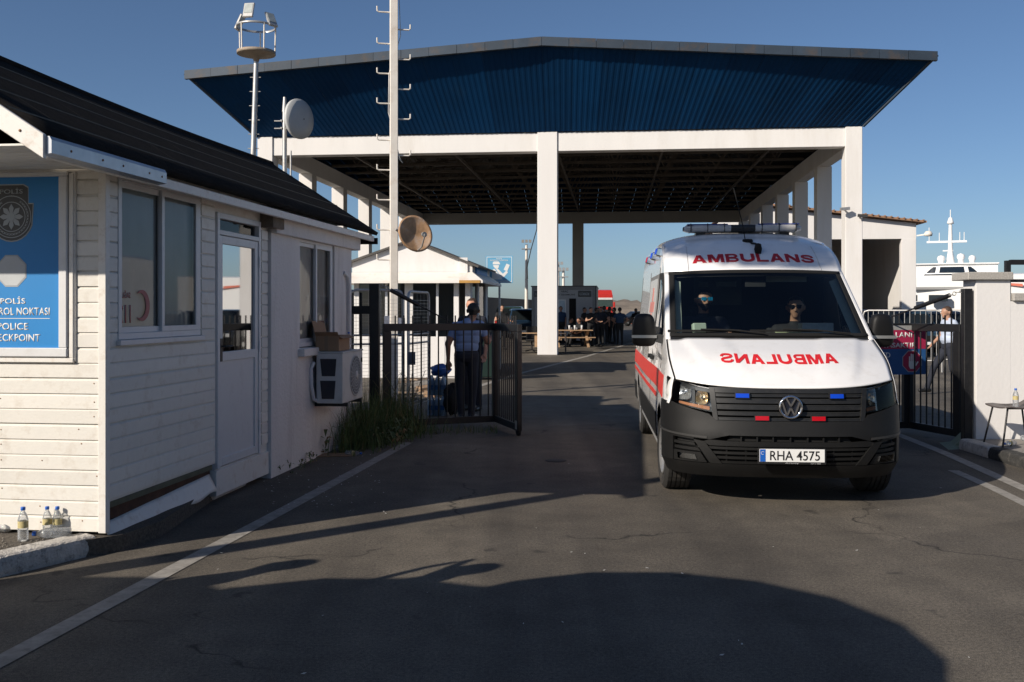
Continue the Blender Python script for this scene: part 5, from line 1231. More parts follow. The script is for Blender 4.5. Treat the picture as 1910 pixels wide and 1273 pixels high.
# ---------------------------------------------------------------- right: wall, pavement, chair
RW = empty('gate_wall', (5.50,11.8,0), 0, 'white rendered gate wall with stone coping on the right edge', 'wall')
box('pier', (0,.41,0,.34,0,2.0), M_WHITE, RW, .004); box('wall', (.405,4.5,.002,.32,0,1.75), M_WHITE, RW)
M_COPE = mat('granite_coping', (.36,.34,.31), .85, var=.25, scale=60, bump=.5, bscale=80)
box('coping', (-.115,.42,-.05,.4,2.001,2.095), M_COPE, RW, .008); box('coping', (.425,4.5,-.05,.37,1.752,1.845), M_COPE, RW, .008)
RL = empty('railing', (5.93,11.97,1.84), 0, 'black steel railing on top of the right wall', 'railing')
box('post', (0,.055,-.03,.03,.002,.40), M_BLACK, RL); box('top_rail', (.056,3.5,-.03,.03,.35,.41), M_BLACK, RL); box('mid_rail', (.056,3.5,-.02,.02,.14,.175), M_BLACK, RL)
for x in (1.2,2.4): box('post', (x,x+.05,-.025,.025,.002,.348), M_BLACK, RL)
tag(MB().box(5.44,9.9,1.5,11.78,0,.118).build('pavement', M_CONC), kind='structure')
M_KBLK = mat('black_painted_kerb', (.035,.034,.032), .9, var=.3, scale=12, bump=.8, bscale=50, dirt=(.22,.2,.18), dirt_amt=.5, dirt_scale=14)
yk = 11.78; k = 0
while yk > 2.5:
    l = .72 if k == 0 else .98
    o = kerb((5.29,yk-.005), (5.29,yk-l+.005), w=.15, h=.125); 
    o.data.materials[0] = M_KERB if k % 2 == 0 else M_KBLK
    yk -= l; k += 1
CH = empty('chair', at(1892,830,11.25), R(-90), 'grey plastic chair with black metal legs in front of the white wall', 'chair'); CH.location.z = .12
def seatf(u, v):
    x = (u-.5)*.46; y = -.22+.44*v; z = .455-.03*sin(pi*v)*cos(x*3)+.05*(abs(u-.5)*2)**3*.3-.05*max(0,.18-v)**1*4*.5+.03*max(0,v-.85)*6
    return Vector((x*(1-.1*v), y, z))
mb = MB(); mb.grid(seatf, 16, 16); M_CHS = mat('brown_grey_seat', (.10,.085,.08), .45, var=.1, scale=9)
o = mb.build('seat', M_CHS, CH); md = o.modifiers.new('s','SOLIDIFY'); md.thickness = .014
mb = MB(); mb.grid(lambda u, v: Vector(((u-.5)*(.44-.06*v), .24+.08*v-.04*sin(pi*u), .56+.28*v)), 12, 8); o = mb.build('backrest', M_CHS, CH); md = o.modifiers.new('s','SOLIDIFY'); md.thickness = .014
for s in (-1,1):
    MB().tube([(s*.17,-.16,.43),(s*.22,-.24,0)], .011, 8).build('leg', M_BLACK, CH); MB().tube([(s*.17,.17,.43),(s*.22,.25,0)], .011, 8).build('leg', M_BLACK, CH); MB().tube([(s*.18,.2,.43),(s*.19,.27,.75)], .011, 8).build('back_tube', M_BLACK, CH)
    MB().tube([(s*.17,-.16,.43),(s*.17,.17,.43)], .011, 8).build('side_tube', M_BLACK, CH)

# ---------------------------------------------------------------- bottles and litter
M_PET = glass('clear_bottle_plastic', (.93,.94,.95), 1.0, .06, .22); M_LAB = mat('cream_paper_label', (.50,.42,.20), .6, var=.2, scale=40); M_CAP = mat('blue_cap', (.02,.12,.50), .4); M_WATER = glass('water_in_bottle', (.82,.84,.84), .6, .02)
def bottle(loc, label, lying=None, group=None, water=.0, h=.22, cap=True, lab=True):
    e = empty('water_bottle', loc, 0, label, 'bottle', group); k = h/.22; r = .033*k
    prof = [(.001,.004),(r*.8,0),(r,.008)]
    for i in range(5): z = .02+i*.012; prof += [(r*.94,z*k),(r,(z+.006)*k)]
    prof += [(r,.082*k),(r*.97,.086*k),(r*.97,.130*k),(r,.134*k)]
    for i in range(1,7): t = i/6; prof.append((r*(1-.62*t**1.6), (.134+.056*t)*k))
    prof += [(r*.36,.205*k)]
    MB().lathe(prof, 20).build('body', M_PET, e)
    if lab: MB().lathe([(r*.985,.086*k),(r*.99,.108*k),(r*.985,.130*k)], 20).build('label_band', M_LAB, e)
    if cap: MB().lathe([(r*.42,.198*k),(r*.45,.200*k),(r*.45,.217*k),(r*.4,.22*k),(.001,.22*k)], 16).build('cap', M_CAP, e)
    if water: MB().lathe([(.001,.006),(r*.9,.006),(r*.9,.2*k*water),(.001,.2*k*water)], 16).build('water', M_WATER, e)
    if lying is not None: e.rotation_euler = (R(90),0,lying); e.location.z += r
    return e
def onz(u, v, z): Y = 1857*(1.65-z)/(v-578); return ((u-955)/1857*Y, Y, z)
SZ = .117
bottle(onz(43,1009,SZ), 'standing water bottle with blue cap, leftmost by the hut wall', None, 'bottles by the hut', h=.225)
bottle(onz(88,1000,SZ), 'standing water bottle in the middle behind the lying one by the hut', None, 'bottles by the hut', h=.2)
bottle(onz(107,1000,SZ), 'standing water bottle nearest the hut corner', None, 'bottles by the hut', h=.2)
bottle(onz(132,1003,SZ), 'water bottle lying on its side with blue cap near the kerb', R(-79), 'bottles by the hut', lab=False, h=.24)
bottle(onz(-22,992,SZ), 'empty capless bottle lying against the hut wall', R(80), 'bottles by the hut', lab=False, cap=False)
cz = CH.location
bottle((cz.x-.01,cz.y-.05,.12+.435), 'half full water bottle standing on the grey chair', None, 'bottles by the chair', h=.21)
bottle((cz.x+.12,cz.y-.06,.12+.44), 'water bottle lying on the grey chair seat', R(70), 'bottles by the chair', lab=False)
bottle(onz(1857,812,.12), 'small bottle standing on the pavement behind the chair leg', None, 'bottles by the chair', h=.19)
bottle(onz(1893,831,.12), 'crushed bottle lying on the pavement under the chair', R(-60), 'bottles by the chair', h=.2)
bottle(onz(1905,822,.12), 'clear bottle lying on the pavement against the wall', R(40), 'bottles by the chair', lab=False, cap=False)
bottle(onz(645,850,0), 'blue capped bottle lying on flattened cardboard by the grass', R(80), 'litter by the grass', h=.19)
bottle(onz(605,842,0), 'clear capless bottle lying beside the plaster wall by the grass', R(110), 'litter by the grass', h=.22, lab=False, cap=False)
c_ = onz(622,850,0); o = MB().box(-.22,.22,-.12,.12,0,.008).build('cardboard_sheet', M_CARD, None, loc=(c_[0],c_[1],.004)); o.rotation_euler = (0,0,R(8)); tag(o, 'flattened brown cardboard sheet on the ground by the grass', 'cardboard')
rl = random.Random(11); lt = MB()
for i in range(120):
    if i < 90: u, v = rl.uniform(490,720), rl.uniform(845,960)
    else: u, v = rl.uniform(200,1880), rl.uniform(860,1260)
    x, y, z = onz(u, v, .0); s = rl.uniform(.004,.016); a = rl.uniform(0,pi); c, q = cos(a)*s, sin(a)*s
    lt.add([(x-c,y-q,.007),(x+q*.5,y-c*.5,.007),(x+c,y+q,.010),(x-q*.5,y+c*.5,.008)], [(0,1,2,3)])
tag(lt.build('paper_scraps', mat('paper_scrap', (.55,.54,.50), .8, var=.2)), 'tiny pale paper scraps scattered over the asphalt', 'litter', kind='stuff')
rs_ = random.Random(12); sm_ = MB()
for i in range(650):
    x, y = rs_.uniform(-4.2,-2.85), rs_.uniform(5.9,6.72)
    if y < 5.98+(x+3.35)*1.3+.1: continue
    s = rs_.uniform(.004,.012); sm_.add([(x-s,y,SZ),(x,y-s,SZ),(x+s,y,SZ),(x,y+s,SZ),(x,y,SZ+s)], [(0,1,4),(1,2,4),(2,3,4),(3,0,4)])
tag(sm_.build('gravel', mat('gravel_stone', (.17,.15,.125), .9, var=.3, scale=30)), 'loose gravel on the soil verge beside the hut', 'gravel', kind='stuff')

uc_ = onz(1037,860,0); UC = MB(); UC.lathe([(.001,.006),(.10,.006),(.115,.004),(.12,.001)], 24); tag(UC.build('dark_road_disc', mat('dark_disc', (.012,.012,.012), .7, var=.4, scale=30), None, loc=(uc_[0],uc_[1],.001)), 'small dark disc on the road', 'cover')  # thin dark disc laid on the road for a dark spot
# broad-leaved weeds and dead stems along the wall foot
wd = MB(); rw_ = random.Random(31)
def leaf(x, y, z, a, l, w, up, mi):
    dx, dy = cos(a), sin(a); px, py = -dy*w, dx*w
    wd.add([(x,y,z),(x+dx*l*.5+px,y+dy*l*.5+py,z+up*.8),(x+dx*l,y+dy*l,z+up*.55),(x+dx*l*.5-px,y+dy*l*.5-py,z+up*.8)], [(0,1,2,3)], mi)
for i in range(46):
    if i < 26: t = rw_.random(); y = 9.9+3.3*t; x = -2.77+.1265*(y-6.76)+.05+abs(rw_.gauss(.05,.10))
    elif i < 36: x, y = rw_.uniform(-2.05,-1.3), rw_.uniform(12.0,13.3)
    else: x, y = rw_.uniform(-1.9,-1.35), rw_.uniform(11.6,12.6)
    n_ = rw_.randint(5,11); s_ = rw_.uniform(.4,1.0)*(1 if y > 11 else .45)
    for k_ in range(n_): leaf(x, y, .01+rw_.uniform(0,.25)*s_, rw_.uniform(0,2*pi), rw_.uniform(.08,.2)*s_, rw_.uniform(.012,.035)*s_, rw_.uniform(.03,.16)*s_, 1 if rw_.random() < .2 else 0)
tag(wd.build('weeds', [mat('broad_weed', (.085,.115,.04), .7, var=.3, scale=8), mat('dead_leaf', (.22,.15,.07), .9, var=.3)], fix=False), 'low broad leaved weeds along the foot of the hut wall', 'weeds', kind='stuff')
# ---------------------------------------------------------------- air conditioner, box, pipes on the hut
def shed_w(x, y, z): 
    t = atan(.1265); return (-2.77+x*cos(t)+y*sin(t), 6.76-x*sin(t)+y*cos(t), z)
AC = empty('air_conditioner', shed_w(.09,4.22,.62), -atan(.1265), 'white outdoor air conditioner unit mounted on the plaster wall', 'air conditioner')
M_ACW = mat('air_conditioner_casing', (.55,.55,.53), .5, var=.05, dirt=(.3,.28,.25), dirt_amt=.4, dirt_scale=6)
MB().box(0,.30,0,.80,0,.55).build('casing', M_ACW, AC, .012, 2); MB().box(-.005,.305,-.004,.81,.552,.568).build('lid', M_ACW, AC, .004)
for z0_, z1_, a, b in ((.30,.49,.045,.215),(.05,.25,.045,.205)): MB().prism([(a+.02,z0_),(b,z0_),(b+.015,z1_),(a,z1_)], -.004, .003).build('side_grille', mat('navy_grille', (.014,.017,.028), .5), AC)
MB().lathe([(.225,.296),(.235,.308),(.22,.308),(.215,.302)], 40, (0,.50,.28), 'X').build('fan_ring', M_ACW, AC)
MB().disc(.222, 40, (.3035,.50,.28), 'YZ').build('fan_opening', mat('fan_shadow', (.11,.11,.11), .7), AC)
for r_ in (.05,.085,.12,.155,.19):
    MB().tube([(.312,.50+r_*cos(2*pi*i/28),.28+r_*sin(2*pi*i/28)) for i in range(29)], .0035, 5, caps=False).build('guard_ring', M_ACW, AC)
for i in range(24):
    a = 2*pi*i/24; MB().bar((.312,.50+.04*cos(a),.28+.04*sin(a)),(.310,.50+.22*cos(a),.28+.22*sin(a)), .005).build('guard_spoke', M_ACW, AC)
MB().lathe([(.045,.306),(.045,.320),(.001,.324)], 20, (0,.50,.28), 'X').build('fan_hub', M_ACW, AC)
box('badge', (.301,.306,.72,.77,.42,.47), M_HOLE, AC)
for y in (.12,.68): MB().bar((-.05,y,-.02),(.32,y,-.02),.04).build('bracket', M_BLACK, AC)
MB().tube([(-.02,-.02,.45),(-.04,-.06,.38),(-.03,-.07,.2),(-.02,-.03,.05),(.02,.03,.02)], .022, 8).build('pipe_loop', M_ALU, AC)
CB = empty('cardboard_box', shed_w(.07,4.26,1.192), -atan(.1265)+R(3), 'open brown cardboard box on top of the air conditioner', 'box')
mb = MB(); w, l, h = .26, .50, .17; mb.box(0,w,0,l,0,.006)
for d in [(0,w,0,.006,.006,h),(0,w,l-.006,l,.006,h),(0,.006,.006,l-.006,.006,h),(w-.006,w,.006,l-.006,.006,h)]: mb.box(*d)
mb.build('carton', M_CARD, CB)
f = MB(); f.add([(0,0,h),(0,l,h),(-.04,l,h+.16),(-.04,0,h+.16)], [(0,1,2,3)]); f.add([(0,0,h),(w,0,h),(w,-.06,h+.04),(0,-.06,h+.04)], [(0,1,2,3)]); f.add([(w,0,h),(w,l,h),(w+.05,l,h-.03),(w+.05,0,h-.03)], [(0,1,2,3)]); o = f.build('flaps', M_CARD, CB); md = o.modifiers.new('s','SOLIDIFY'); md.thickness = .005
box('tape', (.10,.14,-.002,-.0005,0,h), mat('box_tape', (.22,.15,.09), .4), CB)
bottle(shed_w(.25,4.92,1.19), 'small empty bottle standing on the air conditioner behind the box', None, h=.2, lab=False)
DPp = MB().tube([shed_w(.07,5.55,0), shed_w(.07,5.55,1.95), shed_w(.07,5.5,2.05), shed_w(.045,5.4,2.1)], .022, 8).build('drain_pipe', M_ALU); tag(DPp, 'thin white drain pipe on the far end of the plaster wall', 'pipe')
# grass and weeds at the gate post
rg_ = random.Random(4); gm = MB(); dry = []
def blade(x, y, h, lean, w, mi):
    a = rg_.uniform(0,2*pi); dx, dy = cos(a)*lean, sin(a)*lean; px, py = -sin(a)*w, cos(a)*w; vs = []
    for k in range(5):
        t = k/4; b = t*t; ww = 1-t*.92; vs += [(x+dx*b-px*ww, y+dy*b-py*ww, h*(t-.28*b*lean/max(h,.01))), (x+dx*b+px*ww, y+dy*b+py*ww, h*(t-.28*b*lean/max(h,.01)))]
    gm.add(vs, [(2*k,2*k+1,2*k+3,2*k+2) for k in range(4)], mi)
for i in range(4600):
    t = rg_.random(); cx, cy = -2.10+.62*t, 11.75+1.75*t
    x, y = rg_.gauss(cx,.20), rg_.gauss(cy,.28)
    if x < -2.77+.1265*(y-6.76)+.12: continue
    e = rg_.random(); blade(x, y, rg_.uniform(.18,.58)*(1.4 if e > .75 else 1)*(.55+.6*max(0,1-abs(x-cx)*2)), rg_.uniform(.05,.38), rg_.uniform(.003,.007), 1 if rg_.random() < .13 else 0)
for i in range(300):
    blade(rg_.uniform(-1.7,-.2), rg_.gauss(13.45,.16), rg_.uniform(.05,.16), rg_.uniform(.03,.12), .004, 0 if i % 4 else 1)
M_GRASS = mat('weed_green', (.075,.115,.030), .7, var=.35, scale=5); M_DRY = mat('dry_grass', (.20,.16,.07), .8, var=.2)
tag(gm.build('grass', [M_GRASS, M_DRY], fix=False), 'tall unkempt grass growing round the gate post', 'grass', kind='stuff')
for i in range(5):
    x, y = -1.75+i*.12, 13.15+.12*sin(i*3); w = MB(); w.tube([(x,y,0),(x+.05*sin(i),y,.45),(x+.22*sin(i*2.2),y+.05,.85)], [.008,.006,.003], 5)
    for k in range(4): w.tube([(x+.08*sin(i)*k/3,y,.4+.1*k),(x+.08*sin(i)*k/3+.14*cos(i+k*2),y,.5+.11*k)], [.004,.002], 4)
    o = w.build('dry_weed', M_DRY); tag(o, ('leftmost dry weed stalk in the grass by the gate post','second dry weed stalk from the hut by the gate post','middle dry weed stalk of five by the gate post','second dry weed stalk from the gate stile','rightmost dry weed stalk in front of the gate stile')[i], 'weed', 'weed stalks')

# ---------------------------------------------------------------- barrier panels, water, bin, debris behind the gate
def mesh_barrier(p, q, zt, label):
    p, q = Vector(p), Vector(q); d = q-p; L = d.length; e = empty('mesh_barrier', (p.x,p.y,0), atan2(d.y,d.x), label, 'barrier')
    r = .10; t = .022
    MB().tube([(0,0,0),(0,0,zt-r),(r*.3,0,zt-r*.3),(r,0,zt),(L-r,0,zt),(L-r*.3,0,zt-r*.3),(L,0,zt-r),(L,0,0)], t, 8).build('frame', M_GALV, e)
    for z in (1.12,1.26): MB().tube([(0,0,z),(L,0,z)], .016, 6).build('cross_tube', M_GALV, e)
    wm = MB(); n = int((zt-.2)/.055)
    for i in range(n): z = .15+i*.055; wm.bar((0,.0,z),(L,.0,z),.004)
    for i in range(int(L/.2)): wm.bar(((i+.5)*.2,.004,.12),((i+.5)*.2,.004,zt-.02),.004)
    tag(wm.build('wire_mesh', M_GALV, e), kind='stuff')
    return e
mesh_barrier((-2.46,15.1), (-1.70,15.5), 1.95, 'galvanised mesh barrier panel left of the service pole')
mesh_barrier((-1.60,15.35), (-1.38,16.5), 1.93, 'galvanised mesh barrier panel right of the service pole')
PL = empty('notice', (-1.62,15.33,0), R(10), 'small dark notice board hanging on the mesh barrier', 'notice'); box('board', (.02,.13,-.03,-.02,.80,1.0), M_POSTER, PL)
def pack(loc, rz, label):
    e = empty('water_pack', loc, rz, label, 'water pack', 'packs of bottled water')
    for i in range(3):
        for j in range(2):
            o = MB().lathe([(.001,.0),(.042,0),(.045,.01),(.043,.10),(.045,.12),(.045,.2),(.03,.26),(.015,.29),(.015,.31),(.001,.31)], 14).build('bottle', mat('pack_bottle', (.40,.50,.60), .15, var=.2, scale=12), e, loc=(.05+.094*i,.05+.094*j,0)); box('print', (-.03,.03,-.0475,-.0455,.09,.16), mat('pack_label_blue', (.03,.18,.42), .5), o)
    MB().box(-.0,.288,-.0,.195,.002,.25).build('film', glass('shrink_film', (.86,.90,.94), 1.0, .25), e, .02, 2)
    return e
w0 = onz(797,776,0)
pack((w0[0],w0[1],0), R(-6), 'lower pack of bottled water behind the gate bars'); pack((w0[0]+.005,w0[1]+.01,.315), R(-3), 'upper pack of bottled water stacked behind the gate bars')
bgm = MB(); rb_ = random.Random(8)
def bagf(u, v):
    th = 2*pi*u; ph = pi*v; r = 1+.14*sin(th*3+ph*5)+.1*sin(th*7); return Vector((.15*r*cos(th)*sin(ph), .10*r*sin(th)*sin(ph), .09*r*cos(ph)))
bgm.grid(bagf, 24, 14); tag(bgm.build('plastic_bag', mat('blue_bag', (.03,.12,.42), .35, var=.3, scale=12), None, loc=(w0[0]+.2,w0[1]+.1,.70)), 'crumpled blue plastic bag on top of the water packs', 'bag')
bgm = MB(); bgm.grid(bagf, 24, 14); o = bgm.build('backpack', M_BLKCL, None, loc=(w0[0]+.38,w0[1]+.0,.26)); o.scale = (.9,1.2,2.4); tag(o, 'black rucksack leaning beside the water packs', 'bag')
BN = empty('rubbish_bin', (-.60,23.6,0), R(5), 'dark green wheeled rubbish bin behind the officers', 'bin'); M_BIN = mat('dark_green_plastic', (.012,.03,.025), .5)
mb = MB(); mb.add([(-.24,-.28,.06),(.24,-.28,.06),(.24,.24,.06),(-.24,.24,.06),(-.29,-.36,.95),(.29,-.36,.95),(.29,.34,.95),(-.29,.34,.95)], [(0,3,2,1),(4,5,6,7),(0,1,5,4),(1,2,6,5),(2,3,7,6),(3,0,4,7)]); mb.build('body', M_BIN, BN, .02)
MB().box(-.31,.31,-.39,.37,.952,1.0).build('lid', M_BIN, BN, .02)
for s in (-1,1): MB().lathe([(.001,-.03),(.1,-.03),(.1,.03),(.001,.03)], 16, (s*.22,.28,.1), 'X').build('wheel', M_RUBBER, BN)
rd_ = random.Random(21)
for i in range(9):
    u, v = rd_.uniform(742,800), rd_.uniform(705,748); x, y, z = onz(u, v, 0); l = rd_.uniform(.4,.9)
    o = MB().box(-l/2,l/2,-.05,.05,0,.03).build('scrap_plank', mat('scrap_wood', (.28,.21,.15), .9, var=.3, scale=6, rnd=.35), None, loc=(x,y,.01+.035*(i % 3))); o.rotation_euler = (0,R(rd_.uniform(-2,2)),rd_.uniform(-.7,.7)); tag(o, 'weathered scrap plank, one of nine strewn in the litter heap before the kiosk', 'plank', 'planks in the litter heap')
for i in range(3):
    x, y, z = onz(775+14*i, 722+9*i, 0); o = MB().box(-.2,.2,-.15,.15,0,.12).build('broken_carton', M_CARD if i else M_CONC, None, .01, loc=(x+.1,y,.0)); o.rotation_euler = (R(4*i),R(-5),.5*i); tag(o, ('grey concrete lump at the back of the litter heap','middle squashed brown carton in the litter heap','front squashed brown carton of the litter heap by the water')[i], 'carton' if i else 'rubble', 'cartons in the litter heap')

# ---------------------------------------------------------------- officers and the walking man
oa = at(870,578,14.85)
person('person', 'officer in light blue shirt and dark trousers seen from behind at the gate',
       dict(haL=(.275,.0,.80), wrL=(.275,-.01,.885), elL=(.27,.04,1.14), elR=(-.31,-.10,1.17), wrR=(-.38,-.30,1.27), haR=(-.42,-.36,1.31), hed=(-.10,-.03,1.63), nec=(-.06,0,1.46), che=(-.02,0,1.33), shL=(.17,0,1.41), shR=(-.21,-.01,1.43), ankL=(.07,.03,.09), ankR=(-.07,-.02,.09), toeL=(.08,-.15,.035), toeR=(-.12,-.19,.035)),
       pm(M_SHIRT, M_NAVY, SKIN2), (oa.x,14.85,0), R(176), .0085, True, sleeve=.62)
ob = at(881,578,16.3)
person('person', 'short haired officer in dark navy facing the camera behind his colleague', dict(elR=(-.28,.02,1.16), wrR=(-.22,-.16,1.02), haR=(-.14,-.22,1.04)),
       pm(M_NAVY, M_NAVY, mat('fair_skin', (.52,.26,.17), .55, var=.08, scale=12), M_HAIRB), (ob.x,16.3,0), R(-22), .0095, True, height=1.045, hair='short', sleeve=.6)
wk = at(1770,578,19.4)
person('person', 'man in pale blue shirt walking left behind the right gate',
       dict(hipL=(.08,0,.92), hipR=(-.08,0,.92), kneeR=(-.10,-.26,.53), ankR=(-.10,-.40,.13), toeR=(-.10,-.55,.075), kneeL=(.10,.02,.50), ankL=(.10,.34,.19), toeL=(.10,.24,.035), elR=(-.25,-.02,1.16), wrR=(-.24,-.22,.98), haR=(-.22,-.28,.92), elL=(.25,.12,1.17), wrL=(.25,.12,.93), haL=(.25,.09,.86), hed=(0,-.045,1.62), nec=(0,-.02,1.47)),
       pm(M_SHIRTW, M_NAVY, SKIN, M_HAIRB), (wk.x,19.4,0), R(-84), .009, True, sleeve=.55, belly=.04, height=.985)
# crowd under the canopy
def stand(u, Y, rz, top, label, over={}, **k): 
    p = at(u,578,Y); return person('person', label, over, pm(top, k.pop('low',M_BLKCL), k.pop('skin',SKIN2)), (p.x,Y,0), R(rz), .022, group='people waiting under the canopy', **k)
fold = dict(elL=(.27,.02,1.16), elR=(-.27,.02,1.16), wrL=(-.02,-.2,1.17), wrR=(.02,-.21,1.12), haL=(-.10,-.2,1.2), haR=(.10,-.21,1.13))
hips = dict(elL=(.38,.06,1.18), elR=(-.38,.06,1.18), wrL=(.2,.0,1.03), wrR=(-.2,.0,1.03), haL=(.14,-.05,1.0), haR=(-.14,-.05,1.0))
talk = dict(elR=(-.28,-.05,1.16), wrR=(-.2,-.28,1.22), haR=(-.16,-.34,1.28), elL=(.3,-.02,1.15), wrL=(.36,-.26,1.1), haL=(.38,-.34,1.12))
stand(1046,47.5,10,M_BLUECL,'person in dark blue standing by the container door right of the column', height=1.03)
stand(1090,47,60,M_BLKCL,'person in black standing behind the picnic table end', fold)
stand(1102,44.5,30,M_BLKCL,'person in black with bare forearms gesturing beside the picnic table', talk, skin=SKIN)
stand(1116,50,-40,M_GREYCL,'person in grey standing left in the dark cluster by the truck', hips)
stand(1127,47.5,170,M_BLKCL,'person in black seen from behind in the middle of the cluster', height=1.04)
stand(1137,49.5,120,M_NAVY,'person in navy on the right of the dark cluster', fold, height=1.02)
stand(1156,46,185,M_BLUECL,'person in blue shirt seen from behind, standing right of the cluster', hips)
stand(1186,54,20,M_BLKCL,'person in black standing by the ambulance tail', height=.98)
stand(1112,48.5,100,M_BLKCL,'person in black behind the gesturing one in the cluster', fold)
stand(1121,45.5,-30,M_NAVY,'person in navy at the front of the dark cluster', hips, height=1.01)
stand(1146,48.5,-100,M_BLKCL,'person in black between the cluster and the blue shirted one', height=1.0)
stand(936,41,20,M_BLKCL,'man in black T-shirt by the harbour wall left of the column', talk, skin=SKIN, height=1.05)
sit = dict(SITp)
for u, Y, lab in ((1066,45.3,'person in dark clothes seated at the left of the picnic table'),(1079,44.2,'person in black seated at the right end of the picnic table')):
    p = at(u,578,Y); person('person', lab, sit, pm(M_BLKCL, M_BLKCL, SKIN2), (p.x,Y,-.08), R(70 if u < 1070 else -60), .022, group='people waiting under the canopy')
# ---------------------------------------------------------------- under the canopy: container office, tables
p = at(1051,578,49.2)
CO = empty('container_office', (p.x,49.2,0), -atan(.1018), 'grey container office with dark sign boards under the canopy', 'container'); W2_ = 1.57
M_CON = mat('grey_container_sheet', (.34,.35,.37), .55, var=.05, scale=1)
M_CPOST = mat('dark_container_post', (.07,.075,.08), .5)
box('body', (-W2_,W2_,0,5.8,.12,2.72), M_CON, CO); 
for x in (-W2_,W2_-.14): box('corner_post', (x,x+.14,-.03,-.001,.1,2.78), mat('container_frame', (.20,.21,.22), .5), CO)
box('top_rail', (-W2_+.141,W2_-.141,-.03,-.001,2.62,2.78), MATS['container_frame'], CO); box('roof', (-W2_-.04,W2_+.08,-.1,5.9,2.781,2.83), M_CPOST, CO); box('side_trim', (W2_+.001,W2_+.05,.0,5.8,.1,2.78), M_CPOST, CO)
for x0, x1 in ((-1.35,-.85),(.72,1.36)):
    b = box('sign_board', (x0 if x0 > 0 else -1.45,x1 if x0 > 0 else -.81,-.05,-.005,2.28,2.58), M_CPOST, CO, .02); text_on('GÜMRÜK', M_SIGNGREY, CO, ((x0+x1)/2 if x0 > 0 else -1.13,-.052,2.43), .50, .15, bold=.02, thick=.004)
text_on('ARAÇ', M_CPOST, CO, (.05,-.004,2.54), .36, .11, bold=.02, thick=.004); text_on('KAYIT İŞLEMLERİ', M_CPOST, CO, (.0,-.004,2.39), 1.15, .11, bold=.02, thick=.004)
wn_ = box('window', (-.65,.12,-.03,-.002,1.25,2.15), M_ALU, CO); box('pane', (-.6,-.27,-.034,-.0305,1.3,2.1), mat('pale_reflecting_pane', (.42,.52,.60), .1), wn_); box('pane', (-.22,.07,-.034,-.0305,1.3,2.1), MATS['pale_reflecting_pane'], wn_)
dr_ = box('door_opening', (.28,.62,-.02,-.002,.12,2.2), M_HOLE, CO)
for i in range(10): box('rib', (.75+i*.08,.78+i*.08,-.02,-.001,.12,2.2), M_CON, CO)
def table(p, L, W, h, m, label, name='table'):
    e = empty(name, p, R(-6), label, 'table'); box('top', (-L/2,L/2,-W/2,W/2,h-.03,h), m, e)
    for x in (-L/2+.03,L/2-.03): box('side_panel', (x-.02,x+.02,-W/2+.03,W/2-.03,0,h-.031), m, e)
    return e
M_WOOD = mat('pale_wood', (.36,.23,.13), .7, var=.12, scale=6); M_DWOOD = mat('dark_wood', (.08,.055,.04), .6)
t = table(at(998,578,37.6).xy.to_3d(), 1.35, .6, .78, M_WOOD, 'pale wooden desk standing left of the central column')
box('drawer_unit', (.0,.4,-.2,.25,.25,.745), M_WOOD, t)
t = table(at(1042,578,38.4).xy.to_3d(), .6, .55, .75, M_DWOOD, 'dark small desk standing right of the central column')
OCH = empty('office_chair', at(992,578,38.6).xy.to_3d(), 0, 'black office chair behind the pale desk', 'chair')
MB().box(-.25,.25,-.22,.22,.42,.5).build('seat', M_BLKCL, OCH, .03); MB().box(-.22,.22,.2,.27,.5,1.0).build('backrest', M_BLKCL, OCH, .03); MB().tube([(0,0,.08),(0,0,.42)], .03, 8).build('column', M_BLACK, OCH)
for i in range(5): a = 2*pi*i/5; MB().tube([(0,0,.1),(.3*cos(a),.3*sin(a),.05)], .02, 6).build('foot', M_BLACK, OCH)
PT = empty('picnic_table', at(1066,578,44.0).xy.to_3d(), R(4), 'wooden picnic table with attached benches right of the column', 'picnic table')
for i in range(5): box('top_plank', (-.9,.9,-.36+i*.146,-.225+i*.146,.72,.76), M_WOOD, PT)
for s in (-1,1):
    for k in (0,.15): box('bench_plank', (-.95,.95,s*(.62+k)-.065,s*(.62+k)+.065,.42,.455), M_WOOD, PT)
for x in (-.65,.65):
    MB().bar((x,-.75,0),(x,.25,.715),.05,.10,(1,0,0)).build('leg', M_WOOD, PT); MB().bar((x+.05,.75,0),(x+.05,-.25,.715),.05,.10,(1,0,0)).build('leg', M_WOOD, PT); MB().bar((x+.1,-.8,.37),(x+.1,.8,.37),.04,.10).build('cross_piece', M_WOOD, PT)
M_CUP = mat('paper_cup', (.62,.62,.62), .6, var=.1)
ptl = PT.location
for i, (dx, dy) in enumerate(((-.1,-.1),(.02,.05),(.14,-.12),(.24,.02),(.45,-.05))):
    o = MB().lathe([(.001,0),(.035,0),(.045,.11 if i % 2 else .2),(.04,.11 if i % 2 else .2)], 12).build('cup', M_CUP, None, loc=(ptl.x+dx,ptl.y+dy,.761)); tag(o, ('tall pale cup at the left of the picnic table','short pale cup second from the left on the picnic table','tall pale cup in the middle of the picnic table','short pale cup second from the right on the picnic table','tall pale cup at the right end of the picnic table')[i], 'cup', 'cups on the picnic table')

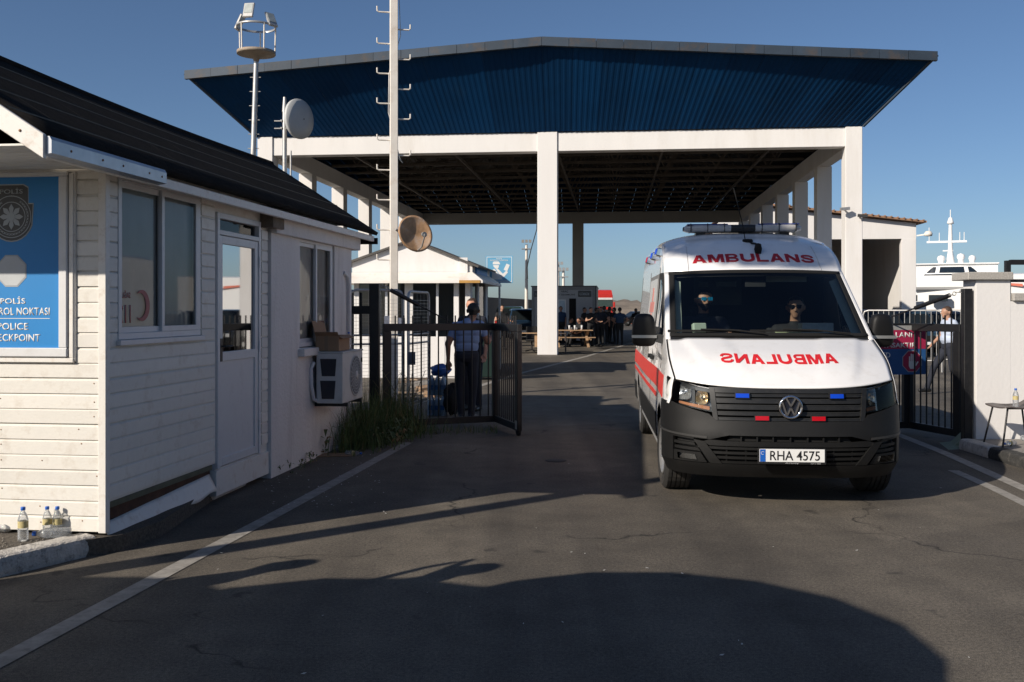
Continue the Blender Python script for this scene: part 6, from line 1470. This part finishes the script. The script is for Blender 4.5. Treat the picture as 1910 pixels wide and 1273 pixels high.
# ---------------------------------------------------------------- other vehicles
M_CGL = mat('car_glass', (.012,.016,.018), .06, var=.1); M_LAMP = mat('car_lamp', (.5,.5,.5), .15, .3); M_TAIL = mat('tail_lamp', (.35,.02,.015), .25)
def car(name, loc, rz, paint, label, L=4.4, W=1.82, H=1.62, suv=True, cat='car'):
    e = empty(name, loc, rz, label, cat); hw = W/2
    def loft(prof, w0, w1, nm, m, rnd=.06):
        zs = [p[1] for p in prof]; z0, z1 = min(zs), max(zs); mb = MB(); n = len(prof); vs = []
        for s in (-1,1):
            for y, z in prof: k = (z-z0)/(z1-z0); vs.append((s*(w0+(w1-w0)*k), y, z))
        mb.add(vs, [tuple(range(n)), tuple(range(2*n-1,n-1,-1))]+[(i,n+i,n+(i+1)%n,(i+1)%n) for i in range(n)])
        return mb.build(nm, m, e, rnd, 2)
    h0 = H*.60
    body = loft([(0,.28),(L,.28),(L+.02,.75),(L-.05,h0),(L*.28,h0),(.12,h0*.86),(-.02,.62)], hw, hw-.03, 'body', paint)
    loft([(L*.24,h0-.01),(L-.12,h0-.01),(L-.38,H-.03),(L*.55,H),(L*.42,H-.03)], hw-.05, hw-.22, 'cabin', paint)
    def q(nm, pts, m): MB().add(pts, [tuple(range(len(pts)))]).build(nm, m, e)
    f = lambda z: hw-.05-.17*(z-h0)/(H-h0)
    ys = lambda z: L*.24+(L*.42-L*.24)*(z-h0)/(H-.03-h0)
    za, zb = h0+.06, H-.12
    q('windscreen', [(-f(za)+.06,ys(za)-.02,za),(f(za)-.06,ys(za)-.02,za),(f(zb)-.06,ys(zb)-.02,zb),(-f(zb)+.06,ys(zb)-.02,zb)], M_CGL)
    yr = lambda z: L-.12-.26*(z-h0)/(H-h0)
    q('rear_window', [(-f(za)+.08,yr(za)+.02,za),(f(za)-.08,yr(za)+.02,za),(f(zb)-.08,yr(zb)+.02,zb),(-f(zb)+.08,yr(zb)+.02,zb)], M_CGL)
    for s in (-1,1):
        for a, b in ((L*.42,L*.58),(L*.61,L*.78),(L*.80,L-.42)):
            q('side_window', [(s*(f(za)+.012),max(a,ys(za)+.1),za),(s*(f(za)+.012),b,za),(s*(f(zb)+.012),b,zb),(s*(f(zb)+.012),a,zb)], M_CGL)
        box('headlight', (s*hw*.68-.17,s*hw*.68+.17,-.05,.06,.62,.76), M_LAMP, e, .02); box('tail_light', (s*hw*.80-.12,s*hw*.80+.12,L-.03,L+.03,.75,.98), M_TAIL, e, .02)
        MB().box(s*(hw+.04)-.09,s*(hw+.04)+.09,L*.36,L*.36+.1,h0,h0+.14).build('mirror', M_PLA, e, .02)
        for y in (L*.19,L*.80):
            w = MB().lathe([(.001,s*.11),(.2,s*.11),(.21,s*.09),(.31,s*.09),(.33,s*.06),(.33,-s*.1),(.2,-s*.1)], 24, (s*(hw-.09),y,.33), 'X').build('wheel', M_RUBBER, e); MB().lathe([(.001,s*.115),(.2,s*.105)], 16, (s*(hw-.09),y,.33), 'X').build('rim', M_RIM, w)
    box('grille', (-hw*.45,hw*.45,-.045,.02,.55,.72), M_HOLE, e); box('bumper', (-hw+.02,hw-.02,-.07,.1,.30,.48), M_PLA, e, .03); box('number_plate', (-.26,.26,-.08,-.071,.40,.50), MATS['plate_white'], e); box('rear_plate', (-.26,.26,L+.03,L+.04,.6,.71), MATS['plate_white'], e)
    return e
def paint(n, c): return mat('paint_'+n, c, .3, var=.02, coat=.5)
def vcar(u, Y, rz, *a, **k): p = at(u,578,Y); return car(k.pop('name','parked_car'), (p.x,Y,0), R(rz), *a, **k)
vcar(958,66,176,paint('green',(.015,.035,.028)),'dark green off-road car parked left of the container', H=1.85, W=1.9)
vcar(982,55,4,paint('blue',(.012,.03,.06)),'dark blue car parked close to the container corner', H=1.7)
vcar(1663,34,-4,paint('black',(.010,.011,.012)),'black car parked behind the stop hand sign', H=1.66)
vcar(1722,35.5,-6,paint('petrol',(.015,.035,.055)),'dark petrol blue car parked behind the right gate', H=1.62)
vcar(1790,38,-5,paint('grey',(.09,.10,.11)),'grey car parked far right behind the walking man', H=1.6)
vcar(1125,118,5,paint('night',(.012,.02,.035)),'dark car standing in front of the red truck', H=1.6)
vcar(1150,100,-70,paint('black',(.01,.01,.01)),'black car parked across beside the red truck', H=1.5)
vcar(1583,39.5,-3,paint('white',(.78,.77,.75)),'white van parked between the ambulance and the annex', L=5.4, W=1.95, H=2.35, name='parked_van', cat='van')
def mb_truck():
    p = at(1128,578,150); e = empty('red_truck', (p.x,150,0), R(4), 'red truck cab with pale roof deflector parked far away', 'truck')
    M_TR = mat('truck_red', (.50,.03,.02), .35, coat=.4)
    MB().box(-1.25,1.25,0,2.2,.5,3.9).build('cab', M_TR, e, .12, 2); MB().prism([(0.1,3.9),(2.2,3.9),(2.2,4.7),(1.0,4.6)], -1.2, 1.2, 'YZ').build('deflector', M_TR, e); box('roof_visor', (-1.15,1.15,-.12,.1,3.15,3.45), mat('truck_white', (.7,.68,.66), .4), e)
    box('windscreen', (-1.12,1.12,-.06,-.005,2.1,3.1), mat('truck_screen', (.05,.075,.07), .1), e); box('grille', (-.8,.8,-.05,-.005,.9,1.7), M_HOLE, e); box('trailer', (-1.25,1.25,2.6,14,1.0,4.0), mat('trailer_sheet', (.62,.60,.58), .6), e)
    for s in (-1,1):
        box('headlight', (s*.95-.2,s*.95+.2,-.06,-.005,.75,1.0), M_LAMP, e); MB().box(s*1.45-.15,s*1.45+.15,.0,.2,2.0,2.8).build('mirror', M_TR, e, .03)
        for y in (1.0,9.5,11): MB().lathe([(.001,.15),(.5,.15),(.5,-.15),(.001,-.15)], 20, (s*1.1,y,.5), 'X').build('wheel', M_RUBBER, e)
mb_truck()
M_CONE = mat('cone_orange', (.70,.12,.03), .5); M_CONEW = mat('cone_white', (.7,.7,.68), .5)
for u, lab in ((1171,'left of the two orange traffic cones by the far wall'),(1179,'right of the two orange traffic cones by the far wall')):
    p = at(u,578,118); e = empty('traffic_cone', (p.x,118,0), 0, lab, 'traffic cone', 'far traffic cones'); MB().lathe([(.30,.04),(.22,.25),(.16,.5)], 16).build('lower_cone', M_CONE, e); MB().lathe([(.16,.5),(.11,.72)], 16).build('white_band', M_CONEW, e); MB().lathe([(.11,.72),(.04,1.0),(.001,1.0)], 16).build('tip', M_CONE, e); box('base', (-.36,.36,-.36,.36,0,.04), M_CONE, e)
# crowd barriers behind the right gate
for u0, u1, lab in ((1610,1757,'tube barrier behind the gate, left one beside the annex'),(1763,1912,'tube barrier behind the gate, right one beside the wall')):
    a, b = at(u0,578,27), at(u1,578,26.2); d = (b-a).xy; L = d.length; e = empty('crowd_barrier', (a.x,a.y,0), atan2(d.y,d.x), lab, 'barrier', 'crowd barriers'); zt = 1.63
    MB().tube([(0,0,0),(0,0,zt-.12),(.04,0,zt-.03),(.14,0,zt),(L-.14,0,zt),(L-.04,0,zt-.03),(L,0,zt-.12),(L,0,0)], .024, 8).build('frame', M_GALV, e); MB().tube([(0,0,.3),(L,0,.3)], .02, 6).build('lower_tube', M_GALV, e)
    for i in range(1,15): MB().tube([(L*i/15,0,.3),(L*i/15,0,zt)], .010, 6).build('bar', M_GALV, e)

# ---------------------------------------------------------------- ferry
M_SHIP = mat('ship_white', (.80,.80,.79), .4, var=.02, scale=.3); M_SHIPD = mat('ship_window', (.012,.02,.03), .1); M_SHIPR = mat('ship_red', (.60,.16,.10), .5)
p = at(1775,578,105)
FE = empty('ferry', (p.x-2.9,105,.45), R(-22), 'white passenger ferry with bridge windows and radar mast behind the wall', 'ferry')
FE.scale = (.82,.82,.82)
def prof_hull(u, v):      # u along, v up
    x = -9+26*u; top = 5.6-2.6*max(0,.55-u)**1.5*2.2+.2*u; b = 3.6*min(1,.2+1.2*u)
    return Vector((x, -b*(.82+.18*v), -1.2+(top+1.2)*v))
mb = MB(); mb.grid(prof_hull, 30, 10); mb.grid(lambda u, v: Vector((prof_hull(u,v).x, -prof_hull(u,v).y, prof_hull(u,v).z)), 30, 10)
mb.grid(lambda u, v: Vector((prof_hull(u,1).x, prof_hull(u,1).y*(1-2*v), prof_hull(u,1).z+.25*sin(pi*v))), 30, 8); mb.build('hull', M_SHIP, FE)
box('superstructure', (-1.5,16,-3.0,3.0,4.0,5.75), M_SHIP, FE, .3)
def brf(u, v):
    th = pi*1.0*u-pi; r = 1-.14*v; return Vector((3.2+(-4.6 if cos(th) < 0 else 4.6)*abs(cos(th))**.6*r*1, 2.6*sin(th)*r if True else 0, 5.75+1.35*v))
mb = MB(); mb.grid(brf, 32, 3); mb.build('bridge', M_SHIP, FE)
box('bridge_roof', (-1.9,8.6,-2.5,2.5,7.08,7.3), M_SHIP, FE, .1); box('bridge_rear', (-1.2,8.4,-2.2,2.2,5.75,7.08), M_SHIP, FE)
for i in range(7):
    a0, a1 = .06+i*.13, .06+i*.13+.10; mb = MB()
    mb.grid(lambda u, v: (lambda q: Vector((3.2+(q.x-3.2)*1.012, q.y*1.012, q.z)))(brf(a0+(a1-a0)*u, .25+.55*v)), 4, 1); mb.build('bridge_window', M_SHIPD, FE)
mb = MB(); mb.grid(lambda u, v: (lambda q: Vector((3.2+(q.x-3.2)*1.02, q.y*1.02, q.z)))(brf(u, .02+.12*v)), 32, 1); mb.build('bridge_band', M_SHIPD, FE)
mb = MB(); mb.add([(6.5,-3.66,4.9),(11,-3.8,4.6),(11,-3.8,4.25),(7.4,-3.66,4.7)], [(0,1,2,3)]); mb.build('red_stripe', M_SHIPR, FE)
for x in (-3,.5,4.5): box('hull_window', (x,x+2.2,-3.95,-3.3,2.5,3.3), M_SHIPD, FE)
mk = MB(); mk.tube([(3.1,0,7.3),(3.1,0,9.0),(3.1,0,12.6)], [.55,.30,.2], 10); mk.build('mast', M_SHIP, FE); MB().tube([(3.1,0,12.6),(3.1,0,14.2)], .06, 6).build('aerial', M_SHIP, FE); MB().lathe([(.01,12.4),(.4,12.4),(.4,12.6),(.2,13.2),(.01,13.2)], 12, (3.1,0,0)).build('top_lantern', M_SHIP, FE)
box('cross_tree', (.3,5.0,-.2,.2,10.0,10.25), M_SHIP, FE)
for x in (.6,1.8,4.2,4.7): MB().tube([(x,0,10.2),(x,0,12.0 if x < 1 else 11.3)], .05, 5).build('whip_aerial', M_SHIP, FE)
for x, z, r in ((4.3,8.1,.5),(5.6,7.9,.45),(2.0,7.9,.5)):
    MB().lathe([(r*.7,z-.8),(r*.7,z-.3),(r,z),(r*.8,z+r*.7),(.01,z+r)], 14, (x,-.4,0)).build('radar_dome', M_SHIP, FE)
MB().box(2.2,3.4,-.15,.15,8.9,9.05).build('radar_arm', M_SHIP, FE)

# ---------------------------------------------------------------- unseen things added beside the camera to throw shade into the view
t_ = atan(.1265)
TR = empty('unseen_shade_tree', (-5.3,4.14,0), 0, 'unseen flat crowned tree added left of the view to cast shade', 'tree')  # added out of view, its trunk throws the stripe on the ground
MB().tube([(0,0,0),(.02,0,3.5),(0,.0,6.9)], [.13,.115,.07], 12).build('trunk', mat('bark', (.10,.075,.055), .95, var=.3, scale=8, bump=1, bscale=12), TR)
rt = random.Random(9); cr_ = MB()
for i in range(2600):
    a, b, r = rt.uniform(0,2*pi), rt.uniform(-1,1), rt.random()**.4; q = sqrt(1-b*b); c = Vector((.88*r*q*cos(a), .88*r*q*sin(a), 7.66+.2*r*b)); s = .07
    u_ = Vector((rt.uniform(-1,1),rt.uniform(-1,1),rt.uniform(-1,1))).normalized(); w_ = u_.orthogonal().normalized()*s*.5; cr_.add([c-u_*s, c+w_, c+u_*s, c-w_], [(0,1,2,3)])
cr_.build('crown', mat('tree_leaf', (.05,.09,.03), .6, var=.3), TR, fix=False)  # crown flattened to shape the shade on the ambulance roof
M_PAR = mat('parasol_canvas', (.55,.50,.42), .8, var=.05)
def parasol(sx, sy, r, h, label):      # added out of view so that its shadow is centred at sx, sy
    k = h/math.tan(R(SUN_EL)); loc = (sx-SUN_DX*k, sy-SUN_DY*k, 0); e = empty('parasol', loc, R(11), label, 'parasol', 'unseen parasols added for shade')
    n = 16; mb = MB(); mb.lathe([(.02,h+.35),(r*.5,h+.2),(r,h-.02),(r,h-.17)], n); mb.build('canopy', M_PAR, e); MB().tube([(0,0,0),(0,0,h+.4)], .03, 8).build('pole', M_ALU, e); MB().lathe([(.001,.08),(.28,.06),(.3,0)], 20).build('base', M_CONC, e)
parasol(.78,4.98,1.33,2.5,'right unseen parasol added for its shadow'); parasol(-.85,4.75,1.42,2.6,'middle unseen parasol added for its shadow'); parasol(-2.5,4.85,1.35,2.6,'left unseen parasol added for its shadow'); parasol(-.1,3.4,1.5,2.7,'rear unseen parasol added to fill the shadow')

HB = empty('unseen_sky_blocker', (4,-30,0), 0, 'long unseen building added behind the camera to limit sky light and reflections', 'building')  # added out of view to block some sky and show in reflections
M_HB = mat('dark_render', (.16,.15,.14), .9, var=.1, scale=.5)
box('wall', (0,70,-12,0,0,8.6), M_HB, HB); box('roof_edge', (-.4,70.4,-12.4,.4,8.61,9.0), M_HB, HB)
for i in range(18):
    for j in range(2): box('window', (2+i*3.8,4+i*3.8,.001,.03,1.4+j*3.5,3.2+j*3.5), M_CGL, HB)

def shade_person(sx, sy, h, over, label, m):     # figure added out of view so its head's shade falls at sx, sy
    k = h/math.tan(R(SUN_EL)); person('person', label, over, pm(m), (sx-SUN_DX*k, sy-SUN_DY*k, 0), R(-150), .02, group='unseen people added for shade')
shade_person(-.12,6.42,1.74,dict(elR=(-.30,-.12,1.36), wrR=(-.14,-.22,1.60), haR=(-.08,-.22,1.66), elL=(.30,-.12,1.36), wrL=(.14,-.22,1.60), haL=(.08,-.22,1.66)),'unseen figure with raised hands added for its shade',M_GREYCL)
shade_person(-1.35,6.5,1.72,fold,'unseen figure with folded arms added for its shade',M_BLUECL)


SCN = empty('unseen_shade_container', (-5.9,12.7,0), R(-7), 'unseen container added behind the hut to shade the officer', 'container')  # hidden block added to throw shade on the officer at the gate
box('body', (0,2.45,0,2.6,.1,3.38), M_CON, SCN); 
for i in range(12): box('rib', (2.451,2.48,.12+i*.2,.2+i*.2,.2,3.3), M_CON, SCN)
